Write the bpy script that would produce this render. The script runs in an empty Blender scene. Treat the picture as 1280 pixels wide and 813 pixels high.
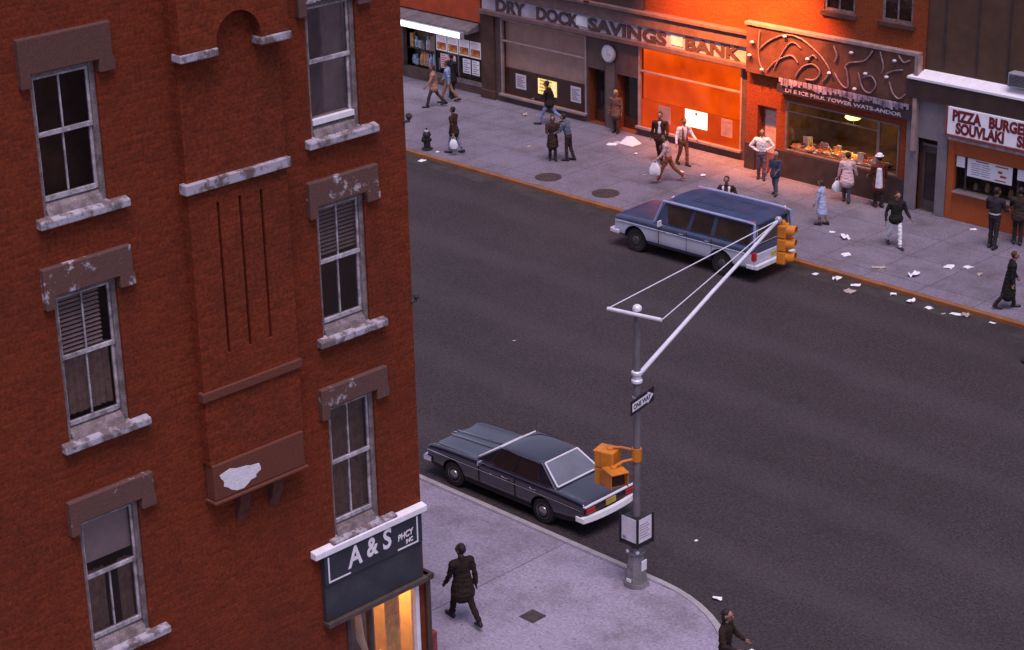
import bpy, bmesh, math, random
import numpy as np
from mathutils import Vector, Matrix
random.seed(7); np.random.seed(7)
S = bpy.context.scene
C = S.collection
PI = math.pi
R = math.radians

# ------------------------------------------------------------------ materials
_mats = {}
def nt(name):
    m = bpy.data.materials.new(name); m.use_nodes = True
    t = m.node_tree; t.nodes.clear()
    o = t.nodes.new('ShaderNodeOutputMaterial')
    return m, t, o
def N(t, kind, **kw):
    n = t.nodes.new(kind)
    for k, v in kw.items(): setattr(n, k, v)
    return n
def mathn(t, op, a, b=None):
    n = N(t, 'ShaderNodeMath', operation=op)
    for i, v in enumerate((a, b)):
        if v is None: continue
        if isinstance(v, (int, float)): n.inputs[i].default_value = v
        else: t.links.new(v, n.inputs[i])
    return n.outputs[0]
def noise(t, scale, detail=3, rough=.6, vec=None):
    n = N(t, 'ShaderNodeTexNoise'); n.inputs['Scale'].default_value = scale
    n.inputs['Detail'].default_value = detail; n.inputs['Roughness'].default_value = rough
    if vec: t.links.new(vec, n.inputs['Vector'])
    return n.outputs['Fac']
def ramp(t, fac, lo, hi):
    n = N(t, 'ShaderNodeMapRange'); n.inputs[1].default_value = lo; n.inputs[2].default_value = hi
    n.clamp = True
    t.links.new(fac, n.inputs[0]); return n.outputs[0]
def mixc(t, fac, a, b, mode='MIX'):
    n = N(t, 'ShaderNodeMix', data_type='RGBA', blend_type=mode)
    for i, v in ((0, fac), (6, a), (7, b)):
        if isinstance(v, (int, float)): n.inputs[i].default_value = v
        elif isinstance(v, tuple): n.inputs[i].default_value = (*v[:3], 1)
        else: t.links.new(v, n.inputs[i])
    return n.outputs[2]
def mat(name, col, rough=.7, var=.25, scale=3., grain=0., gscale=60., metal=0., spec=.4, bump=0., coat=0., dirt=None, dirt_amt=.5, dscale=1.5):
    if name in _mats: return _mats[name]
    m, t, o = nt(name)
    tc = N(t, 'ShaderNodeTexCoord').outputs['Object']
    b = N(t, 'ShaderNodeBsdfPrincipled')
    lo = tuple(c*(1-var) for c in col); hi = tuple(min(1, c*(1+var)) for c in col)
    n1 = noise(t, scale, 4, .6, tc)
    c = mixc(t, ramp(t, n1, .3, .7), lo, hi)
    if grain:
        n2 = noise(t, gscale, 2, .7, tc)
        g = ramp(t, n2, .25, .75)
        c = mixc(t, g, mixc(t, 1., c, (1-grain,)*3, 'MULTIPLY'), mixc(t, 1., c, (1+grain,)*3, 'MULTIPLY'))
    if dirt:
        n3 = noise(t, dscale, 5, .65, tc)
        c = mixc(t, mathn(t, 'MULTIPLY', ramp(t, n3, .45, .7), dirt_amt), c, dirt)
    t.links.new(c, b.inputs['Base Color'])
    b.inputs['Roughness'].default_value = rough; b.inputs['Metallic'].default_value = metal
    b.inputs['Specular IOR Level'].default_value = spec; b.inputs['Coat Weight'].default_value = coat
    b.inputs['Coat Roughness'].default_value = .05
    if bump:
        bn = N(t, 'ShaderNodeBump'); bn.inputs['Strength'].default_value = bump; bn.inputs['Distance'].default_value = .02
        t.links.new(noise(t, gscale, 3, .6, tc), bn.inputs['Height']); t.links.new(bn.outputs[0], b.inputs['Normal'])
    t.links.new(b.outputs[0], o.inputs[0])
    _mats[name] = m; return m
def emit(name, col, strength, var=0., scale=3., col2=None):
    if name in _mats: return _mats[name]
    m, t, o = nt(name)
    tc = N(t, 'ShaderNodeTexCoord').outputs['Object']
    e = N(t, 'ShaderNodeEmission'); e.inputs[1].default_value = strength
    if var or col2:
        c = mixc(t, ramp(t, noise(t, scale, 4, .6, tc), .35, .65), col2 or tuple(c*(1-var) for c in col), col)
        t.links.new(c, e.inputs[0])
    else: e.inputs[0].default_value = (*col, 1)
    t.links.new(e.outputs[0], o.inputs[0]); _mats[name] = m; return m
def glass(name, tint=(.55, .5, .5), refl=1.):
    if name in _mats: return _mats[name]
    m, t, o = nt(name)
    tr = N(t, 'ShaderNodeBsdfTransparent'); tr.inputs[0].default_value = (*tint, 1)
    gl = N(t, 'ShaderNodeBsdfGlossy'); gl.inputs['Roughness'].default_value = .04
    tc = N(t, 'ShaderNodeTexCoord').outputs['Object']
    bn = N(t, 'ShaderNodeBump'); bn.inputs['Strength'].default_value = .15; bn.inputs['Distance'].default_value = .02
    t.links.new(noise(t, 2.5, 1, .5, tc), bn.inputs['Height']); t.links.new(bn.outputs[0], gl.inputs['Normal'])
    fr = N(t, 'ShaderNodeFresnel'); fr.inputs[0].default_value = 1.5
    mx = N(t, 'ShaderNodeMixShader')
    t.links.new(mathn(t, 'MULTIPLY', fr.outputs[0], refl), mx.inputs[0])
    t.links.new(tr.outputs[0], mx.inputs[1]); t.links.new(gl.outputs[0], mx.inputs[2])
    t.links.new(mx.outputs[0], o.inputs[0]); _mats[name] = m; return m
def brick(name, c1, c2, mortar, ax, soot=.35):
    """running bond bricks; ax = which object axis runs along the wall"""
    m, t, o = nt(name)
    tc = N(t, 'ShaderNodeTexCoord').outputs['Object']
    sp = N(t, 'ShaderNodeSeparateXYZ'); t.links.new(tc, sp.inputs[0])
    cb = N(t, 'ShaderNodeCombineXYZ')
    t.links.new(mathn(t, 'ADD', sp.outputs[0], sp.outputs[1]), cb.inputs[0])
    t.links.new(sp.outputs[2], cb.inputs[1])
    br = N(t, 'ShaderNodeTexBrick'); t.links.new(cb.outputs[0], br.inputs['Vector'])
    br.inputs['Scale'].default_value = 1.; br.inputs['Brick Width'].default_value = .21; br.inputs['Row Height'].default_value = .072
    br.inputs['Mortar Size'].default_value = .007; br.inputs['Mortar Smooth'].default_value = .3
    br.inputs['Color1'].default_value = (*c1, 1); br.inputs['Color2'].default_value = (*c2, 1); br.inputs['Mortar'].default_value = (*mortar, 1)
    c = br.outputs['Color']
    n1 = noise(t, .55, 5, .62, tc); n2 = noise(t, 16, 3, .8, tc)
    c = mixc(t, mathn(t, 'MULTIPLY', ramp(t, n1, .42, .72), soot), c, (.055, .022, .016))
    c = mixc(t, ramp(t, n2, .25, .75), mixc(t, 1., c, (.55, .55, .55), 'MULTIPLY'), mixc(t, 1., c, (1.45, 1.45, 1.45), 'MULTIPLY'))
    b = N(t, 'ShaderNodeBsdfPrincipled'); b.inputs['Roughness'].default_value = .9; b.inputs['Specular IOR Level'].default_value = .08
    t.links.new(c, b.inputs['Base Color'])
    bn = N(t, 'ShaderNodeBump'); bn.inputs['Strength'].default_value = .5; bn.inputs['Distance'].default_value = .01
    t.links.new(mathn(t, 'ADD', mathn(t, 'MULTIPLY', br.outputs['Fac'], -1.), mathn(t, 'MULTIPLY', n2, .8)), bn.inputs['Height'])
    t.links.new(bn.outputs[0], b.inputs['Normal'])
    t.links.new(b.outputs[0], o.inputs[0]); _mats[name] = m; return m
def peeling(name, stone, paint, lo, hi, scale=2.2, seed=0.):
    """brownstone carrying the remains of old pale paint, worn off in ragged patches"""
    if name in _mats: return _mats[name]
    m, t, o = nt(name)
    tc = N(t, 'ShaderNodeTexCoord').outputs['Object']
    mp = N(t, 'ShaderNodeMapping'); mp.inputs['Location'].default_value = (seed, seed*.7, seed*1.3); t.links.new(tc, mp.inputs[0])
    n1 = noise(t, scale, 6, .68, mp.outputs[0]); n2 = noise(t, 28, 3, .7, mp.outputs[0])
    c = mixc(t, n2, tuple(x*.6 for x in stone), tuple(x*1.5 for x in stone))
    c = mixc(t, ramp(t, n1, lo, hi), c, mixc(t, n2, tuple(x*.7 for x in paint), paint))
    b = N(t, 'ShaderNodeBsdfPrincipled'); b.inputs['Roughness'].default_value = .85; b.inputs['Specular IOR Level'].default_value = .2
    t.links.new(c, b.inputs['Base Color'])
    bn = N(t, 'ShaderNodeBump'); bn.inputs['Strength'].default_value = .6; bn.inputs['Distance'].default_value = .02
    t.links.new(mathn(t, 'ADD', n1, mathn(t, 'MULTIPLY', n2, .3)), bn.inputs['Height']); t.links.new(bn.outputs[0], b.inputs['Normal'])
    t.links.new(b.outputs[0], o.inputs[0]); _mats[name] = m; return m
def asphalt():
    m, t, o = nt('asphalt')
    tc = N(t, 'ShaderNodeTexCoord').outputs['Object']
    n1 = noise(t, .16, 5, .6, tc); n2 = noise(t, 17, 2, .8, tc); n3 = noise(t, 1.1, 4, .6, tc); n4 = noise(t, 11, 2, .7, tc)
    c = mixc(t, ramp(t, n1, .35, .65), (.034, .0255, .0285), (.043, .0325, .0365))
    c = mixc(t, ramp(t, n2, .32, .68), mixc(t, 1., c, (.40,)*3, 'MULTIPLY'), mixc(t, 1., c, (1.62,)*3, 'MULTIPLY'))
    c = mixc(t, mathn(t, 'MULTIPLY', ramp(t, n4, .4, .75), .25), c, (.10, .088, .098))
    c = mixc(t, mathn(t, 'MULTIPLY', ramp(t, n3, .5, .8), .45), c, (.030, .025, .027))
    # tyre-worn lanes along the avenue (x)
    sp = N(t, 'ShaderNodeSeparateXYZ'); t.links.new(tc, sp.inputs[0])
    w = mathn(t, 'SINE', mathn(t, 'MULTIPLY', mathn(t, 'ADD', sp.outputs[1], mathn(t, 'MULTIPLY', n1, 1.5)), 2*PI/3.4))
    c = mixc(t, mathn(t, 'MULTIPLY', ramp(t, w, .2, 1.), .18), c, (.085, .072, .08))
    # sealed cracks
    vo = N(t, 'ShaderNodeTexVoronoi', feature='DISTANCE_TO_EDGE'); vo.inputs['Scale'].default_value = .17
    wv = N(t, 'ShaderNodeVectorMath', operation='ADD'); t.links.new(tc, wv.inputs[0])
    nz = N(t, 'ShaderNodeTexNoise'); nz.inputs['Scale'].default_value = .8; t.links.new(tc, nz.inputs['Vector']); 
    sc = N(t, 'ShaderNodeVectorMath', operation='SCALE'); sc.inputs['Scale'].default_value = 2.2
    t.links.new(nz.outputs['Color'], sc.inputs[0]); t.links.new(sc.outputs[0], wv.inputs[1]); t.links.new(wv.outputs[0], vo.inputs['Vector'])
    cr = mathn(t, 'MULTIPLY', mathn(t, 'LESS_THAN', vo.outputs['Distance'], .006), ramp(t, n3, .4, .6))
    c = mixc(t, mathn(t, 'MULTIPLY', cr, .22), c, (.02, .018, .019))
    b = N(t, 'ShaderNodeBsdfPrincipled'); b.inputs['Roughness'].default_value = .8; b.inputs['Specular IOR Level'].default_value = .25
    t.links.new(c, b.inputs['Base Color'])
    bn = N(t, 'ShaderNodeBump'); bn.inputs['Strength'].default_value = .5; bn.inputs['Distance'].default_value = .01
    t.links.new(n2, bn.inputs['Height']); t.links.new(bn.outputs[0], b.inputs['Normal'])
    t.links.new(b.outputs[0], o.inputs[0]); _mats['asphalt'] = m; return m
def paving(name, col, bw, bh, rot=0., stain=(.1, .085, .09), joint=.02):
    m, t, o = nt(name)
    tc = N(t, 'ShaderNodeTexCoord').outputs['Object']
    mp = N(t, 'ShaderNodeMapping'); mp.inputs['Rotation'].default_value = (0, 0, rot); t.links.new(tc, mp.inputs[0])
    br = N(t, 'ShaderNodeTexBrick'); br.offset = 0.; t.links.new(mp.outputs[0], br.inputs['Vector'])
    br.inputs['Scale'].default_value = 1.; br.inputs['Brick Width'].default_value = bw; br.inputs['Row Height'].default_value = bh
    br.inputs['Mortar Size'].default_value = joint; br.inputs['Mortar Smooth'].default_value = .1; br.inputs['Bias'].default_value = 0.
    br.inputs['Color1'].default_value = (*[c*.93 for c in col], 1); br.inputs['Color2'].default_value = (*[c*1.07 for c in col], 1)
    br.inputs['Mortar'].default_value = (*[c*.5 for c in col], 1)
    c = br.outputs['Color']
    n1 = noise(t, .7, 6, .66, tc); n2 = noise(t, 16, 2, .8, tc); n3 = noise(t, 4.2, 3, .6, tc); n4 = noise(t, 10, 2, .7, tc)
    c = mixc(t, mathn(t, 'MULTIPLY', ramp(t, n1, .46, .72), .7), c, stain)
    c = mixc(t, mathn(t, 'MULTIPLY', ramp(t, n3, .55, .75), .3), c, stain)
    c = mixc(t, ramp(t, n2, .28, .72), mixc(t, 1., c, (.70,)*3, 'MULTIPLY'), mixc(t, 1., c, (1.30,)*3, 'MULTIPLY'))
    c = mixc(t, ramp(t, n4, .3, .7), mixc(t, 1., c, (.9, .88, .9), 'MULTIPLY'), mixc(t, 1., c, (1.1,)*3, 'MULTIPLY'))
    # trodden gum spots
    vo = N(t, 'ShaderNodeTexVoronoi'); vo.inputs['Scale'].default_value = 1.7; t.links.new(tc, vo.inputs['Vector'])
    c = mixc(t, mathn(t, 'MULTIPLY', mathn(t, 'LESS_THAN', vo.outputs['Distance'], .055), .6), c, stain)
    b = N(t, 'ShaderNodeBsdfPrincipled'); b.inputs['Roughness'].default_value = .85; b.inputs['Specular IOR Level'].default_value = .2
    t.links.new(c, b.inputs['Base Color'])
    bn = N(t, 'ShaderNodeBump'); bn.inputs['Strength'].default_value = .3; bn.inputs['Distance'].default_value = .01
    t.links.new(n2, bn.inputs['Height']); t.links.new(bn.outputs[0], b.inputs['Normal'])
    t.links.new(b.outputs[0], o.inputs[0]); _mats[name] = m; return m

# ------------------------------------------------------------------ mesh builder
class MB:
    def __init__(s): s.v = []; s.f = []; s.mi = []; s.m = 0
    def face(s, pts):
        i = len(s.v); s.v += [tuple(p) for p in pts]; s.f.append(tuple(range(i, i+len(pts)))); s.mi.append(s.m); return s
    def hexa(s, p):  # 8 points: 4 bottom ccw, 4 top ccw
        i = len(s.v); s.v += [tuple(q) for q in p]
        for f in ((3, 2, 1, 0), (4, 5, 6, 7), (0, 1, 5, 4), (1, 2, 6, 5), (2, 3, 7, 6), (3, 0, 4, 7)):
            s.f.append(tuple(i+k for k in f)); s.mi.append(s.m)
        return s
    def box(s, x0, x1, y0, y1, z0, z1):
        x0, x1 = sorted((x0, x1)); y0, y1 = sorted((y0, y1)); z0, z1 = sorted((z0, z1))
        return s.hexa([(x0, y0, z0), (x1, y0, z0), (x1, y1, z0), (x0, y1, z0), (x0, y0, z1), (x1, y0, z1), (x1, y1, z1), (x0, y1, z1)])
    def obox(s, c, ax, ay, az):  # centre and three half-axis vectors
        c, ax, ay, az = map(Vector, (c, ax, ay, az))
        return s.hexa([c-ax-ay-az, c+ax-ay-az, c+ax+ay-az, c-ax+ay-az, c-ax-ay+az, c+ax-ay+az, c+ax+ay+az, c-ax+ay+az])
    def prism(s, poly, axis, a, b):  # poly of 2D points in the other two axes
        def P(p, t):
            return {'x': (t, p[0], p[1]), 'y': (p[0], t, p[1]), 'z': (p[0], p[1], t)}[axis]
        n = len(poly); i = len(s.v)
        s.v += [P(p, a) for p in poly] + [P(p, b) for p in poly]
        s.f.append(tuple(i+k for k in reversed(range(n)))); s.f.append(tuple(i+n+k for k in range(n)))
        for k in range(n): s.f.append((i+k, i+(k+1) % n, i+n+(k+1) % n, i+n+k))
        s.mi += [s.m]*(n+2); return s
    def tube(s, pts, r, n=8, cap=True):
        pts = [Vector(p) for p in pts]; rr = r if isinstance(r, (list, tuple)) else [r]*len(pts)
        i = len(s.v); up = None
        for k, p in enumerate(pts):
            d = (pts[min(k+1, len(pts)-1)]-pts[max(k-1, 0)]).normalized()
            if up is None:
                up = d.orthogonal().normalized()
            up = (up - d*up.dot(d)).normalized(); w = d.cross(up)
            for j in range(n):
                a = 2*PI*j/n; s.v.append(tuple(p+(up*math.cos(a)+w*math.sin(a))*rr[k]))
        for k in range(len(pts)-1):
            for j in range(n):
                s.f.append((i+k*n+j, i+k*n+(j+1) % n, i+(k+1)*n+(j+1) % n, i+(k+1)*n+j)); s.mi.append(s.m)
        if cap:
            s.f.append(tuple(i+j for j in reversed(range(n)))); s.f.append(tuple(i+(len(pts)-1)*n+j for j in range(n))); s.mi += [s.m]*2
        return s
    def lathe(s, prof, c, n=16, axis='z'):  # prof list of (r, h)
        i = len(s.v)
        for r, h in prof:
            for j in range(n):
                a = 2*PI*j/n; p = (r*math.cos(a), r*math.sin(a), h)
                if axis == 'y': p = (p[0], p[2], p[1])
                if axis == 'x': p = (p[2], p[0], p[1])
                s.v.append((c[0]+p[0], c[1]+p[1], c[2]+p[2]))
        for k in range(len(prof)-1):
            for j in range(n):
                s.f.append((i+k*n+j, i+k*n+(j+1) % n, i+(k+1)*n+(j+1) % n, i+(k+1)*n+j)); s.mi.append(s.m)
        s.f.append(tuple(i+j for j in reversed(range(n)))); s.f.append(tuple(i+(len(prof)-1)*n+j for j in range(n))); s.mi += [s.m]*2
        return s
    def ball(s, c, r, n=10, sc=(1, 1, 1)):
        h = n//2; prof = [(max(1e-4, math.sin(PI*k/h))*r, -math.cos(PI*k/h)*r) for k in range(h+1)]
        i = len(s.v); s.lathe(prof, (0, 0, 0), n)
        for k in range(i, len(s.v)): s.v[k] = (c[0]+s.v[k][0]*sc[0], c[1]+s.v[k][1]*sc[1], c[2]+s.v[k][2]*sc[2])
        return s
    def build(s, name, mats, parent=None, smooth=False, bevel=0., origin=None, segs=2):
        if not isinstance(mats, (list, tuple)): mats = [mats]
        off = Vector(parent['_w']) if parent is not None else Vector(origin or (0, 0, 0))
        me = bpy.data.meshes.new(name)
        me.from_pydata([tuple(Vector(v)-off) for v in s.v], [], s.f)
        for m in mats: me.materials.append(m)
        me.polygons.foreach_set('material_index', s.mi)
        bm = bmesh.new(); bm.from_mesh(me); bmesh.ops.recalc_face_normals(bm, faces=bm.faces); bm.to_mesh(me); bm.free()
        if smooth:
            me.polygons.foreach_set('use_smooth', [True]*len(me.polygons))
            me.set_sharp_from_angle(angle=R(38))
        o = bpy.data.objects.new(name, me); C.objects.link(o)
        if parent is not None:
            o.parent = parent; o['_w'] = parent['_w']
        else:
            o.location = off; o['_w'] = tuple(off)
        if bevel:
            b = o.modifiers.new('edge', 'BEVEL'); b.width = bevel; b.segments = segs; b.limit_method = 'ANGLE'; b.angle_limit = R(35)
        return o
def tag(o, label, cat, group=None, kind=None):
    o['label'] = label; o['category'] = cat
    if group: o['group'] = group
    if kind: o['kind'] = kind
    return o
def struct(o): o['kind'] = 'structure'; return o
def thing(name, loc, label, cat, group=None):
    o = bpy.data.objects.new(name, None); C.objects.link(o); o.location = loc; o['_w'] = tuple(loc); o.empty_display_size = .2
    return tag(o, label, cat, group)
def dup(root, loc, label=None, rz=0.):
    r = root.copy(); C.objects.link(r); r.location = loc; r.rotation_euler = (0, 0, rz)
    if label: r['label'] = label
    for ch in list(root.children):
        c = ch.copy(); C.objects.link(c); c.parent = r
        for g in list(ch.children):
            d = g.copy(); C.objects.link(d); d.parent = c
    return r
def bake(o):
    dg = bpy.context.evaluated_depsgraph_get(); dg.update()
    me = bpy.data.meshes.new_from_object(o.evaluated_get(dg)); o.modifiers.clear(); o.data = me; return o
def text(name, s, size, M, mats, parent=None, depth=.01, offset=0., align='LEFT', xs=1., origin=None, shear=0.):
    cu = bpy.data.curves.new(name, 'FONT'); cu.body = s; cu.size = size; cu.extrude = depth; cu.offset = offset
    cu.align_x = align; cu.resolution_u = 3; cu.shear = shear
    to = bpy.data.objects.new(name, cu); C.objects.link(to)
    dg = bpy.context.evaluated_depsgraph_get(); dg.update()
    me = bpy.data.meshes.new_from_object(to.evaluated_get(dg))
    bpy.data.objects.remove(to)
    off = Vector(parent['_w']) if parent is not None else Vector(origin or (0, 0, 0))
    me.transform(Matrix.Translation(-off) @ M @ Matrix.Diagonal((xs, 1, 1, 1)))
    me.materials.clear(); me.materials.append(mats); me.name = name
    o = bpy.data.objects.new(name, me); C.objects.link(o)
    if parent is not None: o.parent = parent; o['_w'] = parent['_w']
    else: o.location = off
    return o
def M_far(x, y, z, ang=0.):     # reading along +x, facing the street (-y)
    return Matrix.Translation((x, y, z)) @ Matrix.Rotation(-ang, 4, 'Y') @ Matrix.Rotation(PI/2, 4, 'X')
def M_side(x, y, z, ang=0.):    # reading along +y, facing +x
    m = Matrix(((0, 0, 1, x), (1, 0, 0, y), (0, 1, 0, z), (0, 0, 0, 1)))
    return m @ Matrix.Rotation(ang, 4, 'Z')

def wall_cells(mb, plane, ax, u0, u1, z0, z1, holes, depth, sgn):
    """wall sheet at ax=plane with rectangular openings and reveals going back by depth (sgn = outward direction)"""
    def P(u, z, d=0.):
        w = plane - sgn*d
        return (w, u, z) if ax == 'x' else (u, w, z)
    us = sorted({u0, u1, *[h[0] for h in holes], *[h[1] for h in holes]}); zs = sorted({z0, z1, *[h[2] for h in holes], *[h[3] for h in holes]})
    us = [u for u in us if u0 <= u <= u1]; zs = [z for z in zs if z0 <= z <= z1]
    for a, b in zip(us, us[1:]):
        for c, d in zip(zs, zs[1:]):
            if any(h[0] <= (a+b)/2 <= h[1] and h[2] <= (c+d)/2 <= h[3] for h in holes): continue
            mb.face([P(a, c), P(b, c), P(b, d), P(a, d)])
    for h in holes:
        a, b, c, d = h[:4]; dp = h[4] if len(h) > 4 else depth
        mb.face([P(a, c), P(a, d), P(a, d, dp), P(a, c, dp)]); mb.face([P(b, c), P(b, d), P(b, d, dp), P(b, c, dp)])
        mb.face([P(a, d), P(b, d), P(b, d, dp), P(a, d, dp)]); mb.face([P(a, c), P(b, c), P(b, c, dp), P(a, c, dp)])
        if len(h) > 5: mb.face([P(a, c, dp), P(b, c, dp), P(b, d, dp), P(a, d, dp)])

# ------------------------------------------------------------------ palette
ASPH = asphalt()
PAVE_N = paving('concrete_near', (.285, .252, .325), 9.1, 14.3, 0., stain=(.10, .08, .088), joint=.016)
PAVE_F = paving('concrete_far', (.19, .168, .212), 1.9, 1.75, 0., stain=(.085, .068, .074), joint=.014)
KERB = mat('kerb_stone', (.33, .30, .32), .8, .2, 4, .2, 40)
KERB_RUST = mat('kerb_rusty_steel', (.30, .11, .035), .7, .3, 3, .3, 30, dirt=(.10, .05, .03), dirt_amt=.6)
BRICK = brick('brick_red', (.205, .036, .014), (.145, .027, .011), (.13, .04, .024), 'y')
BRICK2 = brick('brick_orange', (.28, .062, .022), (.24, .052, .018), (.2, .06, .03), 'x', .3)
STONE = peeling('brownstone', (.115, .058, .050), (.42, .38, .43), .60, .66, 2.4, 0)
STONE_B = peeling('brownstone_flaked', (.115, .058, .050), (.48, .44, .50), .57, .63, 3.0, 5)
STONE_S = peeling('sill_stone', (.15, .11, .115), (.46, .42, .50), .44, .56, 4., 11)
STONE_D = peeling('brownstone_bare', (.105, .050, .042), (.4, .36, .4), .72, .78, 3., 3)
STONE_R = peeling('red_plaque_stone', (.125, .042, .028), (.3, .22, .22), .66, .72, 3., 8)
STONE_L = peeling('pale_ledge_stone', (.14, .095, .095), (.46, .42, .50), .44, .52, 2.6, 14)
WPAINT = peeling('white_patch', (.6, .56, .62), (.85, .82, .9), .3, .45, 7., 2)
WOODW = mat('window_wood_white', (.42, .38, .43), .6, .4, 7, .35, 40, dirt=(.11, .08, .08), dirt_amt=.8, dscale=4)
WOODG = mat('window_wood_grey', (.20, .155, .165), .7, .4, 6, .35, 40, dirt=(.08, .05, .045), dirt_amt=.8, dscale=4)
DARK = mat('dark_interior', (.16, .09, .07), .9, .4, 2)
DARK2 = mat('dark_paint', (.045, .034, .036), .5, .3, 4)
GLASS = glass('window_glass', (.8, .74, .72), .55)
SGLASS = glass('shop_glass', (.9, .88, .86), .18)
BLIND = mat('venetian_slats', (.80, .74, .80), .6, .15, 6)
SHADE = mat('roller_shade', (.86, .82, .95), .8, .08, 8, .12, 50)
CURT = mat('net_curtain', (.52, .43, .42), .9, .25, 8, .2, 40)
STEEL = mat('galvanised_steel', (.40, .37, .43), .45, .15, 4, .15, 30, metal=.35)
STEELB = mat('bright_steel', (.74, .72, .80), .4, .1, 4, .1, 30, metal=.15)
CASTI = mat('cast_iron', (.20, .18, .20), .55, .3, 6, .3, 30, dirt=(.07, .06, .06), metal=.2)
RUSTI = mat('manhole_iron', (.055, .040, .036), .8, .3, 6, .35, 25)
CHROME = mat('chrome', (.86, .86, .90), .12, .05, 3, metal=1.)
SIGY = mat('signal_yellow', (.62, .20, .018), .5, .2, 6, .15, 40, dirt=(.18, .07, .02), dirt_amt=.5)
BLACK = mat('black_paint', (.018, .016, .018), .5, .2, 5)
WHITE = mat('white_paint', (.78, .74, .80), .6, .08, 5, .08, 40)
PAPER = mat('paper', (.80, .76, .82), .8, .08, 8)
RUB = mat('rubber', (.020, .018, .018), .8, .2, 6)
RED_L = mat('red_lens', (.5, .02, .02), .25, .1, 5, coat=.5)

# ------------------------------------------------------------------ ground
ZR = -.12
g = MB(); g.face([(-260, -120, ZR), (120, -120, ZR), (120, 260, ZR), (-260, 260, ZR)]); struct(g.build('road', ASPH))
def arc(cx, cy, r, a0, a1, n=14): return [(cx+r*math.cos(R(a0+(a1-a0)*k/n)), cy+r*math.sin(R(a0+(a1-a0)*k/n))) for k in range(n+1)]
KW = .16
inner = [(-120, 28.8-KW)] + arc(-24.7, 24.8, 4-KW, 90, 0) + [(-20.7-KW, -60), (-30, -60), (-120, -60)]
sw = MB(); sw.prism(inner, 'z', ZR-.2, 0.); struct(sw.build('near_sidewalk', PAVE_N))
outer = [(-120, 28.8)] + arc(-24.7, 24.8, 4, 90, 0) + [(-20.7, -60)]
inn2 = [(-120, 28.8-KW+.012)] + arc(-24.7, 24.8, 4-KW+.012, 90, 0) + [(-20.7-KW+.012, -60)]
kb = MB()
for k in range(len(outer)-1):
    a, b, c, d = outer[k], outer[k+1], inn2[k+1], inn2[k]
    kb.face([(*a, -.004), (*b, -.004), (*c, .004), (*d, .004)]); kb.face([(*a, ZR-.1), (*b, ZR-.1), (*b, -.004), (*a, -.004)]); kb.face([(*d, ZR-.1), (*c, ZR-.1), (*c, .004), (*d, .004)])
struct(kb.build('near_kerb', KERB))
sf = MB(); sf.box(-120, 40, 46.58, 62, ZR-.2, 0); struct(sf.build('far_sidewalk', PAVE_F))
kf = MB(); kf.box(-120, 40, 46.4, 46.57, ZR-.2, .006); struct(kf.build('far_kerb', KERB_RUST, bevel=.02))
# gutter stain strip beside the far kerb
gu = MB(); gu.face([(-120, 45.75, ZR+.004), (40, 45.75, ZR+.004), (40, 46.4, ZR+.004), (-120, 46.4, ZR+.004)])
struct(gu.build('gutter', mat('gutter_dirt', (.040, .032, .032), .85, .5, 1.2, .4, 30)))

# ------------------------------------------------------------------ near brick building
XB = -25.0
bb = thing('brick_building', (XB, 13, 0), 'dark red brick corner tenement with peeling brownstone trim above the black drugstore sign', 'building')
HL = [(15.14, 16.27, 11.5, 13.66), (15.14, 16.27, 7.85, 10.26), (15.14, 16.27, 4.06, 6.46)]
HR = [(20.28, 21.34, 11.55, 13.78), (20.28, 21.34, 8.03, 10.38), (20.28, 21.34, 4.2, 6.72)]
HX = [(9.6, 10.73, 11.5, 13.66), (9.6, 10.73, 7.85, 10.26), (9.6, 10.73, 4.06, 6.46)]
SHOP = (20.42, 22.2, .35, 2.58)
mb = MB(); wall_cells(mb, XB, 'x', -6, 22.34, 0, 15.2, [(*h, .16) for h in HL+HR+HX]+[(*SHOP, .12)], .16, 1)
mb.face([(XB, 22.34, 0), (XB, 22.34, 15.2), (-44, 22.34, 15.2), (-44, 22.34, 0)])
mb.face([(-44, 22.34, 0), (-44, 22.34, 15.2), (-44, -6, 15.2), (-44, -6, 0)])
mb.face([(XB, -6, 0), (XB, -6, 15.2), (-44, -6, 15.2), (-44, -6, 0)])
mb.face([(XB, -6, 15.2), (XB, 22.34, 15.2), (-44, 22.34, 15.2), (-44, -6, 15.2)])
mb.build('wall', BRICK, bb)
iw = MB(); iw.box(XB-.75, XB-.80, -5.8, 22.2, 2.75, 15)
for y in (8.6, 12.2, 14.6, 17.2, 19.9, 22.0): iw.box(XB-.745, XB-.2, y, y+.06, 2.75, 15)
for z in (2.8, 7.1, 10.8, 14.4): iw.box(XB-.745, XB-.2, -5.8, 22.2, z, z+.06)
iw.build('inner_wall', DARK, bb)
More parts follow.
